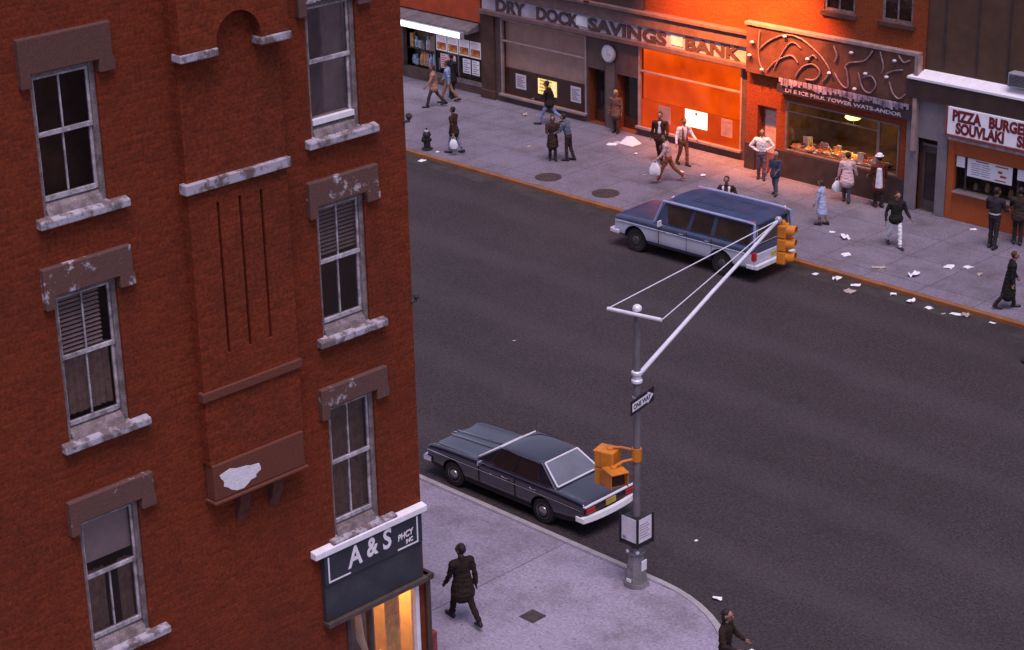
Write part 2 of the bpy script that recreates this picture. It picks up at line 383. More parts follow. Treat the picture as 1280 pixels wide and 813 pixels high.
# pilaster with three sunk grooves, corbelled arch at its head
P0, P1, PD = 17.58, 19.56, .2
pil = MB(); GR = [(18.12, 18.175, 8.47, 11.04), (18.555, 18.61, 8.47, 11.04), (18.985, 19.04, 8.47, 11.04)]
wall_cells(pil, XB+PD, 'x', P0, P1, 6.62, 15.2, [(*q, .11, 1) for q in GR], .11, 1)
for y in (P0, P1): pil.face([(XB, y, 6.62), (XB+PD, y, 6.62), (XB+PD, y, 15.2), (XB, y, 15.2)])
pil.build('pilaster', BRICK, bb)
gk = MB()
for q in GR: gk.box(XB+PD-.108, XB+PD-.1, q[0]+.002, q[1]-.002, q[2]+.002, q[3]-.002)
gk.build('groove', mat('groove_black', (.02, .010, .008), .95, .3, 4), bb)  # near-black backing strip in each groove
ar = MB()   # arched head on two legs
c0, rr_ = 18.64, .43
pts = [(P0-.06, 13.56), (c0-rr_, 13.56)] + [(c0+rr_*math.cos(R(180-180*k/12)), 13.62+rr_*math.sin(R(180-180*k/12))) for k in range(13)] + [(c0+rr_, 13.56), (P1+.06, 13.56), (P1+.06, 15.1), (P0-.06, 15.1)]
ar.prism(pts, 'x', XB+PD-.02, XB+PD+.2); ar.build('arched_head', BRICK, bb)
for a, b in ((17.5, 18.22), (19.04, 19.66)):
    im = MB(); im.box(XB+PD-.02, XB+PD+.23, a, b, 13.42, 13.55); im.build('impost', STONE_S, bb, bevel=.02)
b1 = MB(); b1.box(XB+.1, XB+PD+.09, 17.5, 19.6, 11.30, 11.47); b1.build('stone_band', STONE_L, bb, bevel=.015)
b2 = MB(); b2.box(XB+.1, XB+PD+.05, 17.52, 19.6, 7.77, 7.93); b2.build('stone_band', STONE_R, bb, bevel=.015)
cp = MB(); cp.prism([(17.6, 5.98), (19.52, 5.98), (19.52, 6.62), (17.6, 6.62)], 'x', XB+.02, XB+PD+.05); cp.build('corbel_panel', STONE_R, bb, bevel=.02)
wp = MB(); import random as _r
rp = []
for k in range(22):
    a = 2*PI*k/22; rr2 = 1+.18*math.sin(3*a+.6)+.12*_r.uniform(-1, 1)
    rp.append((18.1+.42*rr2*math.cos(a)+.02, 6.27+.2*rr2*math.sin(a)-.12*math.cos(a)*.3))
wp.prism(rp, 'x', XB+PD+.04, XB+PD+.056); wp.build('paint_patch', WPAINT, bb)
ld = MB(); ld.box(XB+.02, XB+PD+.1, 17.56, 19.56, 5.93, 5.975); ld.build('corbel_ledge', STONE_R, bb, bevel=.01)
for y in (18.28, 18.98):
    br_ = MB(); br_.prism([(XB, 5.93), (XB+PD-.04, 5.93), (XB+PD-.04, 5.75), (XB+.1, 5.55), (XB+.03, 5.4), (XB, 5.3)], 'y', y-.11, y+.11); br_.build('bracket', mat('bracket_brick', (.10, .032, .02), .9, .3, 6, .3, 30), bb, bevel=.01)
# windows
def bwindow(h, kind, lint, sill, lm, sm):
    y0, y1, z0, z1 = h; xf = XB-.1
    zm = (z0+.28+z1)/2
    fr = MB()
    fr.box(xf-.05, xf+.06, y0, y0+.07, z0, z1); fr.box(xf-.05, xf+.06, y1-.09, y1, z0, z1)
    fr.box(xf-.05, xf+.055, y0+.07, y1-.09, z1-.07, z1)
    fr.hexa([(xf-.05, y0+.07, z0), (XB+.02, y0+.07, z0), (XB+.02, y1-.09, z0), (xf-.05, y1-.09, z0), (xf-.05, y0+.07, z0+.2), (XB-.03, y0+.07, z0+.1), (XB-.03, y1-.09, z0+.1), (xf-.05, y1-.09, z0+.2)])
    w = fr.build('window', WOODG, bb, bevel=.008)
    a, b = y0+.07, y1-.09; zb, zt = z0+.2, z1-.07
    sa = MB()
    sa.box(xf-.02, xf+.035, a, b, zm-.035, zm+.035)
    sa.box(xf-.02, xf+.025, a, a+.04, zm+.035, zt); sa.box(xf-.02, xf+.025, b-.04, b, zm+.035, zt); sa.box(xf-.02, xf+.024, a+.04, b-.04, zt-.04, zt)
    sa.box(xf-.05, xf-.0, a, a+.045, zb, zm-.035); sa.box(xf-.05, xf, b-.045, b, zb, zm-.035); sa.box(xf-.05, xf+.01, a+.045, b-.045, zb, zb+.075)
    mid = (a+b)/2-.02
    if kind != 'open':
        if kind != 'shade': sa.box(xf-.015, xf+.02, mid-.014, mid+.014, zm+.035, zt-.04)
        sa.box(xf-.045, xf-.005, mid-.014, mid+.014, zb+.075, zm-.035)
    sa.build('sash', WOODW, w, bevel=.005)
    gl = MB(); gl.box(xf-.004, xf+.002, a+.04, b-.04, zm+.035, zt-.04); gl.box(xf-.032, xf-.026, a+.045, b-.045, zb+.075, zm-.035); gl.build('pane', GLASS, w)
    if kind in ('blind', 'blindlow'):
        bl = MB(); n = int((zt-zm)/.07)
        for k in range(n): 
            z = zt-.02-.07*k
            e_ = b-.16 if kind == 'blind' else b
            bl.hexa([(xf-.085, a, z+.014), (xf-.045, a, z-.014), (xf-.045, e_, z-.014), (xf-.085, e_, z+.014), (xf-.082, a, z+.018), (xf-.042, a, z-.010), (xf-.042, e_, z-.010), (xf-.082, e_, z+.018)])
        bl.build('venetian_blind', BLIND, w)
    def curtain(ya, yb, za, zb_, d=.14):
        cu = MB(); n = 26
        for k in range(n):
            p, q = ya+(yb-ya)*k/n, ya+(yb-ya)*(k+1)/n
            f = lambda y: xf-d+.022*math.sin(y*55)+.012*math.sin(y*23+1)
            cu.face([(f(p), p, za), (f(q), q, za), (f(q), q, zb_), (f(p), p, zb_)])
        cu.build('curtain', CURT, w)
    if kind == 'blind': curtain(a, b, zb+.1, zm, .16)
    if kind == 'curtain': curtain(a, b, zb+.02, zt, .12)
    if kind == 'curtainlow': curtain(a, b, zb, zm, .12)
    if kind == 'shade':
        s_ = MB(); s_.box(xf-.075, xf-.07, a+.02, b-.02, zm+.2, zt); s_.build('roller_shade', SHADE, w); curtain(a, a+.45, zb, zm, .16); curtain(b-.28, b, zb, zm, .16)
    if kind == 'open':
        s_ = MB(); s_.box(xf-.35, xf-.3, b-.32, b+.1, zb, zt-.1); s_.box(xf-.5, xf-.45, a-.1, a+.25, zb+.3, zt); s_.build('curtain', mat('pale_drape', (.45, .40, .42), .9, .2, 6, .2, 30), w)
        s_ = MB(); s_.box(xf-.06, XB-.03, a, b, zb, zb+.09); s_.build('inner_sill', WHITE, w)
    if lint:
        l0, l1 = lint; L = MB(); d = .1
        pts = [(y0-.19, l1), (y0-.19, l0-.2), (y0-.015, l0-.2), (y0-.015, l0), (y1+.015, l0), (y1+.015, l0-.2), (y1+.3, l0-.2), (y1+.3, l0-.02), (y1+.27, l0+.02), (y1+.27, l1)]
        L.prism(pts, 'x', XB-.02, XB+d); L.build('lintel', lm, w, bevel=.018)
    s2 = MB(); zt_ = sill
    s2.hexa([(XB-.05, y0-.15, zt_-.15), (XB+.13, y0-.15, zt_-.15), (XB+.13, y1+.32, zt_-.15), (XB-.05, y1+.32, zt_-.15), (XB-.05, y0-.15, zt_+.02), (XB+.13, y0-.15, zt_-.03), (XB+.13, y1+.32, zt_-.03), (XB-.05, y1+.32, zt_+.02)])
    s2.build('sill', sm, w, bevel=.02)
bwindow(HL[0], 'plain', (13.68, 14.22), 11.5, STONE_D, STONE_S)
bwindow(HL[1], 'blind', (10.28, 10.74), 7.85, STONE_B, STONE_S)
bwindow(HL[2], 'shade', (6.48, 6.88), 4.06, STONE, STONE_S)
bwindow(HR[0], 'open', (13.8, 14.25), 11.55, STONE_B, STONE_S)
bwindow(HR[1], 'blindlow', (10.4, 10.84), 8.03, STONE_B, STONE_S)
bwindow(HR[2], 'curtain', (6.74, 7.12), 4.2, STONE, STONE_S)
for h in HX: bwindow(h, 'curtainlow', (h[3]+.02, h[3]+.5), h[2], STONE, STONE_S)
for z in (8.1, 11.4):
    k = MB(); k.tube([(XB+.0, 22.3, z), (XB+.02, 22.42, z), (XB+.02, 22.42, z+.04)], .03, 8); k.ball((XB+.02, 22.42, z+.08), .06, 8); k.build('insulator', DARK2, bb, smooth=True)
# drugstore front: frame, lit window, corner pier
WARM = mat('shop_plaster', (.55, .38, .17), .8, .2, 3)
ro = MB()
X2 = XB-2.6
ro.face([(XB-.12, 20.1, .1), (X2, 20.1, .1), (X2, 22.28, .1), (XB-.12, 22.28, .1)]); ro.face([(XB-.12, 20.1, 2.7), (X2, 20.1, 2.7), (X2, 22.28, 2.7), (XB-.12, 22.28, 2.7)])
ro.face([(X2, 20.1, .1), (X2, 22.28, .1), (X2, 22.28, 2.7), (X2, 20.1, 2.7)]); ro.face([(XB-.12, 20.1, .1), (X2, 20.1, .1), (X2, 20.1, 2.7), (XB-.12, 20.1, 2.7)]); ro.face([(XB-.12, 22.28, .1), (X2, 22.28, .1), (X2, 22.28, 2.7), (XB-.12, 22.28, 2.7)])
ro.build('shop_room', WARM, bb)
fr = MB(); a, b, c, d = SHOP
fr.box(XB-.1, XB+.03, a, a+.09, c, d); fr.box(XB-.1, XB+.025, a+.09, b-.12, d-.1, d); fr.box(XB-.1, XB+.02, a+.09, b-.12, c, c+.08); fr.box(XB-.08, XB+.01, a+.55, a+.62, c+.08, d-.1)
sw_ = fr.build('shop_window', DARK2, bb, bevel=.01)
fr = MB(); fr.box(XB-.1, XB+.05, b-.12, b-.03, c, d); fr.build('bright_post', STEELB, sw_, bevel=.008)
gl = MB(); gl.box(XB-.05, XB-.044, a+.09, b-.12, c+.08, d-.1); gl.build('pane', SGLASS, sw_)
pr = MB(); pr.box(XB-.4, XB+.06, 22.345, 22.46, 0, 2.62); pr.box(XB-.4, XB+.1, 22.345, 22.52, 2.5, 2.62); pr.build('corner_post', mat('dark_brown_wood', (.06, .03, .022), .6, .3, 4), bb, bevel=.015)
pr = MB(); pr.box(XB-.45, XB+.03, 22.465, 22.6, 0, 1.3); pr.build('red_stall_board', mat('dull_red_paint', (.2, .04, .03), .6, .3, 4), bb, bevel=.01)
cur = MB()
for k in range(20):
    y = 21.58+.4*k/20; y2 = 21.58+.4*(k+1)/20; f = lambda q: XB-.3+.03*math.sin(q*60)
    cur.face([(f(y), y, .5), (f(y2), y2, .5), (f(y2), y2, 2.48), (f(y), y, 2.48)])
cur.build('yellow_curtain', mat('yellow_drape', (.75, .42, .10), .8, .3, 7, .2, 30), bb)
shf = MB(); shf.box(XB-.5, XB-.15, 21.05, 21.5, 1.02, 1.05); shf.box(XB-.55, XB-.5, 20.55, 21.5, .3, 2.2); shf.box(XB-.5, XB-.16, 20.55, 20.95, .85, .88); shf.build('display_shelf', mat('shelf_dark', (.06, .04, .035), .6), bb)
sgn = thing('shop_sign', (XB, 21.0, 3.0), 'black drugstore sign board lettered A & S under a white ledge', 'sign')
q = MB(); q.hexa([(XB+.005, 19.69, 4.0), (XB+.16, 19.69, 4.0), (XB+.16, 22.36, 4.0), (XB+.005, 22.36, 4.0), (XB+.005, 19.69, 4.15), (XB+.16, 19.69, 4.12), (XB+.16, 22.36, 4.12), (XB+.005, 22.36, 4.15)]); q.build('white_ledge', WHITE, sgn, bevel=.012)
XS = XB+.13
q = MB(); q.box(XB+.005, XS, 19.9, 22.24, 3.40, 3.997); q.build('board', mat('sign_black', (.030, .032, .045), .5, .25, 3, .2, 30), sgn, bevel=.01)
q = MB(); q.hexa([(XB+.005, 19.9, 2.66), (XS-.03, 19.9, 2.66), (XS-.03, 22.24, 2.66), (XB+.005, 22.24, 2.66), (XB+.005, 19.9, 3.395), (XS-.03, 19.9, 3.395), (XS-.03, 22.24, 3.395), (XB+.005, 22.24, 3.395)]); q.build('lower_board', mat('slate_paint', (.036, .036, .048), .6, .3, 2, .25, 30), sgn, bevel=.01)
q = MB(); q.box(XB+.005, XS+.05, 19.88, 22.3, 2.56, 2.655); q.build('moulding', mat('moulding_brown', (.07, .05, .045), .6, .3, 5), sgn, bevel=.01)
for bx in ((19.97, 20.0, 3.44, 3.95), (20.0, 20.48, 3.44, 3.47), (22.1, 22.13, 3.44, 3.97), (21.62, 22.1, 3.44, 3.47)):
    q = MB(); q.box(XS+.001, XS+.006, *bx); q.build('white_border', WHITE, sgn)
text('letter_a', 'A', .55, M_side(XS+.004, 20.44, 3.555, R(3)), WHITE, sgn, .003, .012, xs=.86, shear=.12)
text('ampersand', '&', .50, M_side(XS+.004, 20.88, 3.60, R(3)), WHITE, sgn, .003, .014, xs=.80, shear=.1)
text('letter_s', 'S', .54, M_side(XS+.004, 21.26, 3.60, R(3)), WHITE, sgn, .003, .012, xs=.86, shear=.12)
text('small_lettering', 'PHCY', .17, M_side(XS+.004, 21.63, 3.63, R(5)), WHITE, sgn, .003, .004, xs=.85, shear=.2)
text('small_lettering', 'INC', .12, M_side(XS+.004, 21.82, 3.51, R(5)), WHITE, sgn, .003, .003, xs=.85, shear=.2)
# goods in the drugstore window
for i, (y, x, z) in enumerate(((21.12, -.3, 1.05), (21.22, -.26, 1.05), (21.32, -.3, 1.05), (21.4, -.25, 1.05), (21.26, -.38, 1.05))):
    q = MB(); q.lathe([(.045, 0), (.045, .16), (.02, .2), (.02, .25)], (XB+x, y, z), 10)
    tag(q.build('medicine_bottle', mat('white_plastic', (.85, .82, .78), .4), origin=(XB+x, y, z), smooth=True), 'small white bottle among others on the lit drugstore window shelf', 'bottle', 'bottles in the drugstore window')
q = MB(); q.tube([(XB-.35, 20.98, 2.3), (XB-.33, 21.0, 1.7), (XB-.3, 21.1, 1.35), (XB-.28, 21.2, 1.3)], [.05, .08, .06, .03], 8); tag(q.build('hanging_display', mat('pale_card', (.5, .45, .4), .7), origin=(XB-.35, 21, 1.3), smooth=True), 'pale hanging display strip in the drugstore window above the bottles', 'display')

# ------------------------------------------------------------------ far side of the avenue
YF = 52.75; YK = 53.35
def far_building(name, x0, x1, y, z0, z1, m, label, holes=(), depth=.15):
    b = thing(name, ((x0+x1)/2, y, 0), label, 'building')
    w = MB(); wall_cells(w, y, 'y', x0, x1, z0, z1, holes, depth, -1)
    w.face([(x0, y, z0), (x0, y+9, z0), (x0, y+9, z1), (x0, y, z1)]); w.face([(x1, y, z0), (x1, y+9, z0), (x1, y+9, z1), (x1, y, z1)])
    w.face([(x0, y, z1), (x1, y, z1), (x1, y+9, z1), (x0, y+9, z1)]); w.face([(x0, y+9, z0), (x1, y+9, z0), (x1, y+9, z1), (x0, y+9, z1)])
    w.build('wall', m, b); return b
BRN = mat('brown_stucco', (.075, .035, .026), .8, .3, 2, .25, 30)
# grocery at the left end
H0 = (-59.6, -57.75, .45, 2.05); H0b = (-57.7, -55.05, .45, 2.12)
gs = far_building('grocery_building', -72, -54.98, YK, 0, 7.5, mat('grocery_front', (.10, .055, .045), .8, .35, 2, .3, 30), 'dark grocery with an orange fascia and posters in its window', [(*H0, .2), (*H0b, .12)])
q = MB(); q.box(-72, -54.99, YK-.12, YK-.003, 2.9, 4.6); q.build('orange_fascia', mat('orange_red_paint', (.42, .06, .015), .5, .2, 2, .2, 25), gs, bevel=.02)
q = MB(); q.hexa([(-72, YK-.75, 2.52), (-55.1, YK-.75, 2.52), (-55.1, YK-.003, 2.55), (-72, YK-.003, 2.55), (-72, YK-.7, 2.66), (-55.1, YK-.7, 2.66), (-55.1, YK-.003, 2.88), (-72, YK-.003, 2.88)]); q.build('awning_box', mat('awning_grey', (.13, .11, .12), .6, .3, 3), gs, bevel=.02)
q = MB(); q.box(-59.6, -55.0, YK+.6, YK+.62, .3, 2.2); q.build('back_panel', mat('grocery_inside', (.12, .07, .05), .8, .6, 5), gs)
q = MB(); q.box(-57.72, -55.05, YK-.02, YK+.0, .3, .5); q.box(-57.74, -57.70, YK-.03, YK+.05, .3, 2.14); q.box(-56.42, -56.38, YK-.01, YK+.05, .5, 2.14); sfm = q.build('shop_frame', WOODG, gs)
tl = thing('fluorescent_light', (-57.3, YK-.8, 2.45), 'long white fluorescent tube glowing along the edge of the grocery awning', 'lamp')
q = MB(); q.tube([(-60.4, YK-.85, 2.5), (-55.35, YK-.85, 2.5)], .075, 10); q.build('tube', emit('tube_white', (.80, .86, 1.), 2.2), tl, smooth=True)
q = MB(); q.box(-60.5, -55.3, YK-.82, YK-.76, 2.34, 2.62); q.box(-55.33, -55.24, YK-.93, YK-.76, 2.36, 2.62); q.build('housing', STEEL, tl, bevel=.01)
REDP = mat('poster_red', (.55, .06, .03), .6, .5, 9); YELP = mat('poster_yellow', (.75, .34, .03), .6, .4, 12); PNKP = mat('poster_pink', (.72, .5, .55), .6, .2, 14)
def emit_free_picture():
    if 'poster_picture' in _mats: return _mats['poster_picture']
    m, t, o = nt('poster_picture'); tc = N(t, 'ShaderNodeTexCoord').outputs['Object']
    c = mixc(t, ramp(t, noise(t, 5., 3, .6, tc), .42, .56), (.34, .035, .02), (.70, .27, .03))
    c = mixc(t, ramp(t, noise(t, 11., 3, .6, tc), .52, .62), c, (.10, .03, .02))
    b = N(t, 'ShaderNodeBsdfPrincipled'); b.inputs['Roughness'].default_value = .6; t.links.new(c, b.inputs['Base Color']); t.links.new(b.outputs[0], o.inputs[0])
    _mats['poster_picture'] = m; return m
def poster(x, z, w, h, kind, label, grp):
    t = thing('poster', (x, YK-.02, z), label, 'poster', grp)
    q = MB(); q.box(x, x+w, YK-.026, YK-.02, z, z+h); q.build('sheet', PAPER if kind != 'mix' else PNKP, t)
    q = MB()
    if kind == 'up':
        q.box(x+.05, x+w-.05, YK-.03, YK-.0265, z+.05, z+h*.52); q.m = 1
        for k in range(5): q.box(x+.05+.03*((k*7+int(x*10)) % 3), x+w-.06-.04*((k*5+int(x*10)) % 4), YK-.03, YK-.0265, z+h*(.57+.08*k), z+h*(.57+.08*k)+.035)
        q.build('print', [emit_free_picture(), PNKP], t)
    else:
        for k in range(6): q.box(x+.05, x+w-.05-.1*(k % 2), YK-.03, YK-.0265, z+.05+k*h/6.6, z+.05+k*h/6.6+.04)
        q.build('print', REDP if kind == 'mix' else mat('print_grey', (.35, .28, .36), .7), t)
for k in range(4): poster(-57.62+.64*k, 1.42, .6, .66, 'up', 'poster with a red and yellow picture in the upper row of the grocery window', 'upper row of grocery posters')
for x, kd in ((-57.4, 'mix'), (-56.95, 'mix'), (-56.12, 'low'), (-55.62, 'low')): poster(x, .74, .42, .58, kd, 'pink poster with red lines in the lower row of the grocery window' if kd == 'mix' else 'white poster with grey lines in the lower row of the grocery window', 'lower row of grocery posters')
rg = random.Random(3)
gx = {0: -59.5, 1: -59.5}
for i in range(22):   # goods behind the left pane
    row = i % 2; w = rg.uniform(.09, .24); x = gx[row]; gx[row] += w+rg.uniform(.0, .05)
    if gx[row] > -57.78: continue
    z = .5 if row == 0 else 1.2; h = rg.uniform(.18, .6)
    col = [(.30, .10, .06), (.55, .45, .42), (.22, .15, .12), (.5, .26, .10), (.30, .34, .48), (.42, .20, .18)][rg.randrange(6)]
    q = MB(); yy = YK+.26+rg.uniform(0, .1)
    if i % 3: q.box(x, x+w, yy, yy+.14, z, z+h); q.box(x+.02, x+w-.02, yy-.004, yy-.001, z+h*.3, z+h*.7)
    else: q.lathe([(w*.45, 0), (w*.48, h*.6), (w*.2, h*.8), (w*.22, h)], (x+w/2, yy+.08, z), 10)
    tag(q.build('grocery_carton' if i % 3 else 'grocery_bottle', mat('goods_%d' % int(col[0]*100), col, .7, .5, 9), origin=(x, yy, z), bevel=.008), 'carton among the goods crowded behind the left grocery pane' if i % 3 else 'bottle among the goods crowded behind the left grocery pane', 'carton' if i % 3 else 'bottle', 'goods in the grocery window')
q = MB(); q.box(-59.6, -57.75, YK+.2, YK+.5, 1.17, 1.2); q.build('goods_shelf', DARK2, gs)

# bank
W1 = (-53.95, -49.5, .3, 3.25); W2 = (-46.95, -42.2, .33, 3.3); D1 = (-49.42, -48.6, .012, 2.1); D2 = (-48.0, -47.0, .012, 2.08)
bk = far_building('bank_building', -54.97, -41.6, YK, 0, 8.6, BRICK2, 'savings bank with two big blind covered windows below long lettering', [(*W1, .25), (*W2, .25), (*D1, .5, 1), (*D2, .5, 1)])
DK = mat('bank_dark_stone', (.10, .058, .052), .7, .3, 2, .25, 30)
q = MB(); wall_cells(q, YK-.06, 'y', -54.97, -41.6, 0, 3.32, [(*W1, .06), (*W2, .06), (*D1, .06), (*D2, .06)], .06, -1); q.build('stone_front', DK, bk)
q = MB(); q.box(-54.97, -54.25, YK-.16, YK-.065, 0, 3.3); q.box(-54.97, -54.2, YK-.22, YK-.065, 0, .35); q.build('pier', BRN, bk, bevel=.02)
for (x0, x1, z0, z1), lit in ((W1, 0), (W2, 1)):
    q = MB()
    q.box(x0, x0+.07, YK-.09, YK+.05, z0, z1); q.box(x1-.07, x1, YK-.09, YK+.05, z0, z1); q.box(x0+.07, x1-.07, YK-.08, YK+.05, z1-.06, z1)
    q.box(x0+.07, x1-.07, YK-.06, YK+.05, 2.36, 2.42); q.box(x0-.05, x1+.05, YK-.2, YK-.063, z0-.06, z0+.03)
    w = q.build('window', mat('bank_frame', (.40, .30, .30), .4, .2, 4, metal=.3), bk, bevel=.01)
    bl = mat('bank_blind', (.46, .31, .26), .8, .12, 3, .2, 30) if not lit else emit('flare_glow_blind', (1., .10, .003), .56, col2=(.62, .045, .0015), scale=.8)  # right window: flare glow put into the blind as emission, no lamp behind
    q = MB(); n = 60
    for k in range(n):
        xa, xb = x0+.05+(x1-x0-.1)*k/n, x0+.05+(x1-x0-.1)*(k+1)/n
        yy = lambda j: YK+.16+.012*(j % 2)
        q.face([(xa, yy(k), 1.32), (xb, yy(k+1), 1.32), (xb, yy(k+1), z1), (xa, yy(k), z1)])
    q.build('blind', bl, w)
    q = MB(); q.box(x0+.07, x1-.07, YK-.01, YK-.005, 2.42, z1-.06); q.box(x0+.07, x1-.07, YK-.01, YK-.005, z0+.03, 2.36); q.build('pane', glass('bank_glass', (.95, .93, .92), .05), w)
    q = MB(); q.box(x0+.05, x1-.05, YK+.08, YK+.14, z0, 1.32); q.build('lower_panel', mat('bank_panel', (.055, .022, .016), .5, .2, 3) if not lit else emit('flare_glow_panel', (1., .085, .003), .42, col2=(.75, .055, .002), scale=1.5), w)  # right window's panel carries the same flare glow as emission
for (x0, x1, z0, z1) in (D1, D2):
    q = MB(); q.box(x0+.02, x1-.02, YK+.3, YK+.36, 0, z1-.02); dd = q.build('door', mat('bank_door', (.07, .026, .018), .4, .3, 4), bk, bevel=.01)
    q = MB(); q.box(x0+.1, x1-.1, YK+.285, YK+.298, .5, z1-.14); q.build('pane', mat('door_glass', (.02, .014, .014), .08, .1, 2, spec=.6), dd)
    q = MB(); q.tube([(x1-.14, YK+.25, .85), (x1-.14, YK+.25, 1.25)], .02, 6); q.build('handle', CHROME, dd)
q = MB(); q.box(-48.5, -48.08, YK-.12, YK-.063, 0, 2.5); q.build('door_pier', mat('bank_pier', (.14, .09, .085), .7, .3, 3), bk, bevel=.02)
bs = thing('bank_sign', (-48, YK, 3.5), 'long brown sign band with raised capitals reading DRY DOCK SAVINGS BANK', 'sign')
q = MB(); q.box(-54.9, -41.62, YK-.3, YK-.004, 3.33, 3.5); q.box(-54.97, -41.6, YK-.22, YK-.004, 4.06, 4.5); q.box(-54.97, -41.6, YK-.34, YK-.004, 4.5, 4.62); q.build('band', mat('sign_band', (.15, .085, .08), .6, .25, 3, .2, 30), bs, bevel=.015)
q = MB(); q.box(-54.9, -41.62, YK-.1, YK-.006, 3.5, 4.06); q.build('backing', mat('sign_backing', (.46, .40, .47), .5, .35, 1.3), bs)
LET = mat('letter_dark', (.085, .045, .045), .6, .2, 3)
cw = {}
for wd, x0, x1 in (('DRY', -54.15, -52.6), ('DOCK', -52.0, -49.85), ('SAVINGS', -49.35, -45.6), ('BANK', -44.75, -42.3)):
    o = text('lettering', wd, .62, M_far(x0, YK-.12, 3.54), LET, bs, .02, .022)
    xs_ = [v.co.x for v in o.data.vertices]; k = (x1-x0)/(max(xs_)-min(xs_)); mn = min(xs_)
    for v in o.data.vertices: v.co.x = mn+(v.co.x-mn)*k
for px_ in (-49.95, -45.4):
    q = MB(); q.box(px_, px_+.55, YK-.125, YK-.105, 3.6, 3.97); q.build('blank_plate', mat('white_plate', (.80, .76, .82), .5), bs)
q = MB(); q.box(-54.97, -46.7, YK-.14, YK-.004, 4.625, 8.6); q.build('dark_upper_storey', mat('bank_upper_stone', (.06, .036, .034), .8, .35, 1.5, .25, 30), bk, bevel=.02)
rl = thing('red_lamp', (-49.2, YK-.3, 4.6), 'small glowing red lamp on the cornice above the word DOCK', 'lamp')
q = MB(); q.box(-49.3, -49.1, YK-.42, YK-.34, 4.62, 4.66); q.tube([(-49.2, YK-.38, 4.66), (-49.2, YK-.38, 4.7)], .03, 8); q.build('bracket', BLACK, rl)
q = MB(); q.lathe([(.06, 4.7), (.11, 4.74), (.1, 4.84), (.04, 4.89)], (-49.2, YK-.38, 0), 12); q.build('lens', emit('red_glow', (1., .08, .03), 1.6, col2=(1., .3, .2), scale=14), rl, smooth=True)
ck = thing('wall_clock', (-48.3, YK-.1, 2.82), 'round pale clock on the dark stone above the bank doors', 'clock')
q = MB(); q.lathe([(.30, .05), (.33, 0), (.33, -.05), (.28, -.07)], (-48.3, YK-.15, 2.8), 24, 'y'); q.build('rim', STEEL, ck, smooth=True)
q = MB(); q.lathe([(.27, 0), (.27, -.012)], (-48.3, YK-.225, 2.8), 24, 'y'); q.build('face', mat('clock_face', (.55, .5, .55), .5, .1, 5), ck)
q = MB(); q.box(-48.31, -48.29, YK-.25, YK-.24, 2.8, 2.98); q.box(-48.3, -48.17, YK-.25, YK-.24, 2.79, 2.81); q.build('hand', mat('hand_grey', (.34, .31, .35), .5), ck)
NOTE = mat('notice_paper', (.84, .82, .90), .7, .12, 12)
def notice(x, z, w, h, m, label, kind=0):
    t = thing('window_notice', (x, YK+.06, z), label, 'notice')
    q = MB(); q.box(x, x+w, YK+.055, YK+.062, z, z+h); q.build('sheet', m, t)
    q = MB()
    if kind == 0:
        for k in range(7): q.box(x+.07, x+w-.07-.08*(k % 3), YK+.050, YK+.054, z+.08+k*(h-.14)/7, z+.08+k*(h-.14)/7+.035)
        q.build('print', mat('print_grey', (.35, .28, .36), .7), t)
    elif kind == 1:
        for k in range(4): q.box(x+.1, x+w-.3+.05*(k % 2), YK+.050, YK+.054, z+.1+k*.13, z+.1+k*.13+.07)
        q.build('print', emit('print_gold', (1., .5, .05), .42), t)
    else:
        q.box(x+w/2-.04, x+w/2+.05, YK+.05, YK+.054, z+h-.17, z+h-.06); q.build('print', mat('print_green', (.1, .3, .05), .7), t)
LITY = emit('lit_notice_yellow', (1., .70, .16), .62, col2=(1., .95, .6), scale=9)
notice(-53.3, .6, .55, .58, NOTE, 'small white notice left of the lit yellow one in the bank window')
notice(-52.12, .6, .98, .6, LITY, 'lit yellow and white notice in the left bank window', 1)
notice(-50.42, .6, .52, .6, NOTE, 'small white notice right of the lit yellow one in the bank window')
notice(-46.1, .62, .58, .62, mat('notice_pink', (.45, .3, .32), .7), 'dull pinkish notice at the left of the orange bank window')
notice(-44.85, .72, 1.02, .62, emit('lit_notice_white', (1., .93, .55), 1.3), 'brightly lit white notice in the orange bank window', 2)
notice(-43.2, .66, .5, .64, mat('notice_pink2', (.5, .33, .32), .7), 'dull pinkish notice at the right of the orange bank window')
# added unseen gooseneck floodlights, standing in for flare glow on the bank's right half
ORL = emit('added_flood_bulb', (1., .32, .05), 6.)
for i, x in enumerate((-45.3, -43.6, -41.9, -40.0)):
    f = thing('added_flood_lamp', (x, YK, 8.3), ['added orange gooseneck floodlight above the letters NGS', 'added orange gooseneck floodlight above the word BANK', 'added orange gooseneck floodlight at the end of the bank front', 'added orange gooseneck floodlight above the cafe fascia'][i], 'lamp', 'added orange floodlights over the bank')
    q = MB(); q.tube([(x, YK-.003, 7.9), (x, YK-.5, 8.35), (x, YK-1.6, 8.45), (x, YK-2.5, 8.2), (x, YK-2.7, 7.95)], .04, 8); q.build('arm', BLACK, f, smooth=True)
    q = MB(); q.tube([(x, YK-2.78, 8.02), (x, YK-2.68, 7.86), (x, YK-2.6, 7.74)], [.06, .16, .24], 14, cap=False); q.build('shade', BLACK, f, smooth=True)
    q = MB(); q.ball((x, YK-2.66, 7.8), .09, 10); q.build('bulb', ORL, f, smooth=True)

